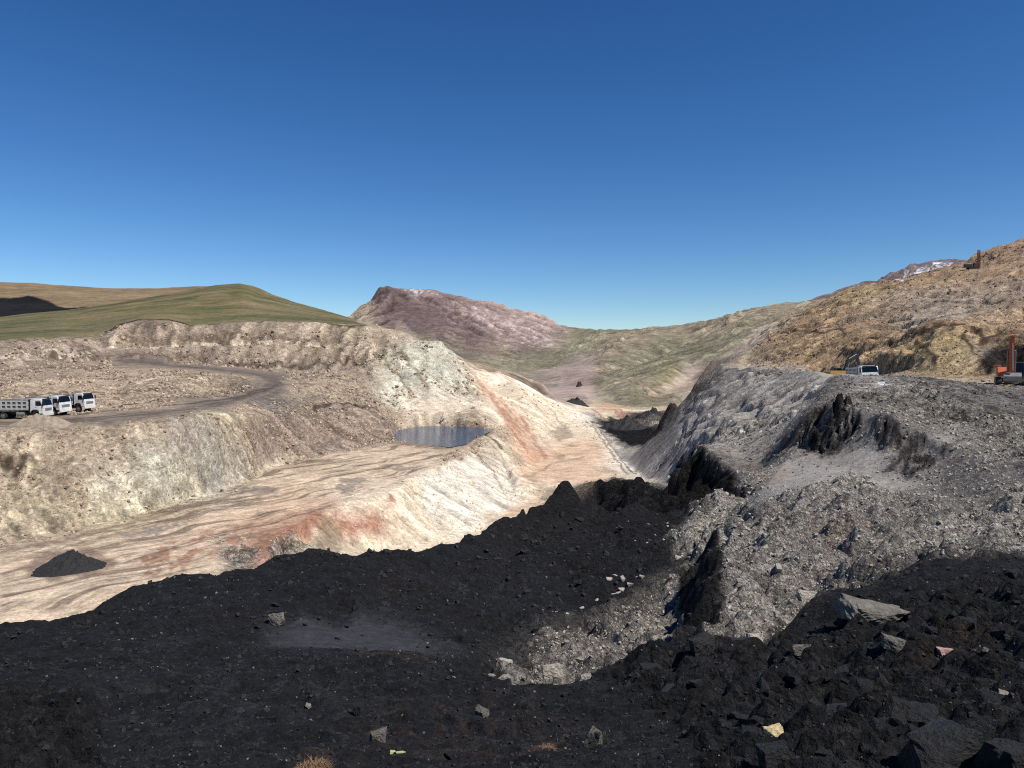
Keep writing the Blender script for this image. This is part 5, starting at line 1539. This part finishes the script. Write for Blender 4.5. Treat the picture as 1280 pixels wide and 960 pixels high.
CLUMP = fbm(UU / 38 + 9, LL / 22, 3)
rubble('brown_clods', 'brown_clod', 4500, clods(85, 335, (1.6, 6.5), -60, 600, .055), 'brown clods broken off the cut walls of the pit')
rubble('tan_clods', 'tan_clod', 4500, clods(85, 335, (1.6, 6), -60, 640, .05), 'tan clods strewn over the cut walls and benches')
rubble('cream_clods', 'cream_clod', 1600, clods(100, 430, (1.4, 4.5), 440, 770, .028), 'cream stones strewn over the white embankment and the streaked slope')
rubble('hillside_clods', 'brown_clod', 4500, clods(118, 440, (1.6, 5), 940, 1340, .05), 'brown clods strewn over the brown hillside above the machines')

# ---------------------------------------------------------------- heap of coal on the pit floor
def heap(name, u, y0, w, d, hgt, mat, label, cat, seed=0.0, n=48):
    """a tipped heap with slumped, uneven flanks, standing on the ground"""
    x0 = (u - U0) / F * y0
    vs = []
    for i in range(n):
        for j in range(n):
            a, b = 2 * i / (n - 1) - 1, 2 * j / (n - 1) - 1
            x, y = x0 + a * w * .5, y0 + b * d * .5
            k = 8.0 / w
            nz = float(fbm(np.array(x * 1.1 * k + seed), np.array(y * 1.1 * k), 4, .6))
            e = math.hypot(a * 1.06 + .08 * math.sin(b * 5 + seed), b * 1.06) * (1 + .12 * nz)
            h = max(0, 1 - e) ** .9 * hgt
            h = h * (1 + .32 * nz) + (.06 * hgt * nz if h > 0 else 0)
            vs.append((x, y, ground_z(x, y) + h - .06 * hgt))
    fs = [(i * n + j, (i + 1) * n + j, (i + 1) * n + j + 1, i * n + j + 1) for i in range(n - 1) for j in range(n - 1)]
    o = MB().add(vs, fs).build(name, MT[mat])
    tag(o, label, cat)


heap('coal_pile', 87, 73.5, 7.6, 6.4, 1.8, 'coal', 'small lone heap of black coal on the pale pit floor', 'coal pile')
heap('coal_pile', 722, 500.0, 17, 14, 5.0, 'coal', 'black coal heap behind the crest of the orange-streaked slope', 'coal pile', 3.1)
heap('coal_pile', 786, 338.0, 27, 24, 5.0, 'coal', 'long black coal heap lying in the bottom of the channel', 'coal pile', 7.7)
heap('coal_pile', 818, 432.0, 24, 22, 5.0, 'coal', 'black coal heap at the far end of the channel below the green hills', 'coal pile', 1.9)
heap('spoil_heap', 723, 960.0, 7, 7, 7.0, 'dark_spoil', 'small dark heap on the pink valley floor, the nearer to the mine of two', 'spoil heap', 2.2, 20)
heap('spoil_heap', 725, 1080.0, 8, 8, 7.0, 'dark_spoil', 'small dark heap on the pink valley floor, farther up the valley of two', 'spoil heap', 5.2, 20)


# low dirt berm in front of the trucks
def berm():
    x0, y0 = (52 - U0) / F * 110, 110.0
    n, m_ = 50, 18
    vs = []
    for i in range(n):
        for j in range(m_):
            a, b = 2 * i / (n - 1) - 1, 2 * j / (m_ - 1) - 1
            x, y = x0 + a * 4.2, y0 + b * 1.7
            h = max(0, 1 - a * a) * max(0, 1 - b * b) * 1.3
            nz = float(fbm(np.array(x * .9), np.array(y * .9), 4, .6))
            vs.append((x, y, ground_z(x, y) + h * (1 + .3 * nz) - .1))
    o = MB().add(vs, [(i * m_ + j, (i + 1) * m_ + j, (i + 1) * m_ + j + 1, i * m_ + j + 1) for i in range(n - 1) for j in range(m_ - 1)]).build('dirt_berm', plain('berm_dirt', (160, 146, 126), .95, 0, .35, 1.5, .3, .1))
    tag(o, 'low grey-brown dirt mound heaped beside the haul road below the trucks', 'dirt mound')


berm()


# ---------------------------------------------------------------- dry shrub and a scrap of plastic
def shrub(u, v, w, label, nb):
    x, y, z_ = spot(u, v)
    t = thing('dry_shrub', label, 'shrub', (x, y, ground_z(x, y)))
    r = random.Random(u)
    R_ = w / F * y / 2
    for part, cnt, ln in (('stems', nb // 3, 1.0), ('dry_leaves', nb, .75)):
        b = MB()
        for k in range(cnt):
            a = r.uniform(0, 6.28); el = r.uniform(.15, 1.3)
            st = Vector((r.gauss(0, .25) * R_, r.gauss(0, .25) * R_, -.01))
            d = Vector((math.cos(a) * math.cos(el), math.sin(a) * math.cos(el), math.sin(el) * .75))
            L_ = R_ * ln * r.uniform(.5, 1.05)
            s_ = Vector((-d.y, d.x, 0)).normalized() * (R_ * r.uniform(.008, .02))
            mid = st + d * L_ * .55
            tip = st + d * L_ + Vector((0, 0, -L_ * r.uniform(0, .35)))
            b.add([st - s_, st + s_, mid + s_, mid - s_, tip], [(0, 1, 2, 3), (3, 2, 4)])
        b.build(part, 'straw', t)


shrub(392, 962, 56, 'dry brown tuft of dead plants growing out of the coal', 500)
shrub(685, 938, 26, 'little rust-brown dead tuft on the coal below the upright grey stone', 200)
x, y, z_ = spot(497, 938)
bt = MB()
k_ = y / F
bt.cyl((-9 * k_, 0, 0), (-3 * k_, 0, 0), 3.6 * k_, 8, 3.0 * k_).cyl((-3 * k_, 0, 0), (7 * k_, 1.5 * k_, 0), 1.5 * k_, 8, 2.0 * k_).cyl((7 * k_, 1.5 * k_, 0), (10 * k_, 2 * k_, 0), 1.2 * k_, 6, .4 * k_)
o = bt.build('plastic_scrap', 'litter')
o.location = (x, y, max(ground_z(x + d * k_, y) for d in (-8, 0, 8)) + 2.6 * k_)
tag(o, 'crumpled yellow-green scrap of plastic lying on the coal', 'litter')


# ---------------------------------------------------------------- ground under and behind the camera
def back_ground():
    n = 60
    xs = np.linspace(-45, 45, n); ys = np.linspace(-45, 1.3, n)
    vs = []
    for yy in ys:
        for xx in xs:
            vs.append((xx, yy, -1.86 - .012 * abs(xx) ** 1.3 * .5 + .12 * float(gnoise(np.array(xx * .6), np.array(yy * .6)))))
    fs = [(i * n + j, i * n + j + 1, (i + 1) * n + j + 1, (i + 1) * n + j) for i in range(n - 1) for j in range(n - 1)]
    structure(MB().add(vs, fs).build('coal_yard', 'coal'))


back_ground()
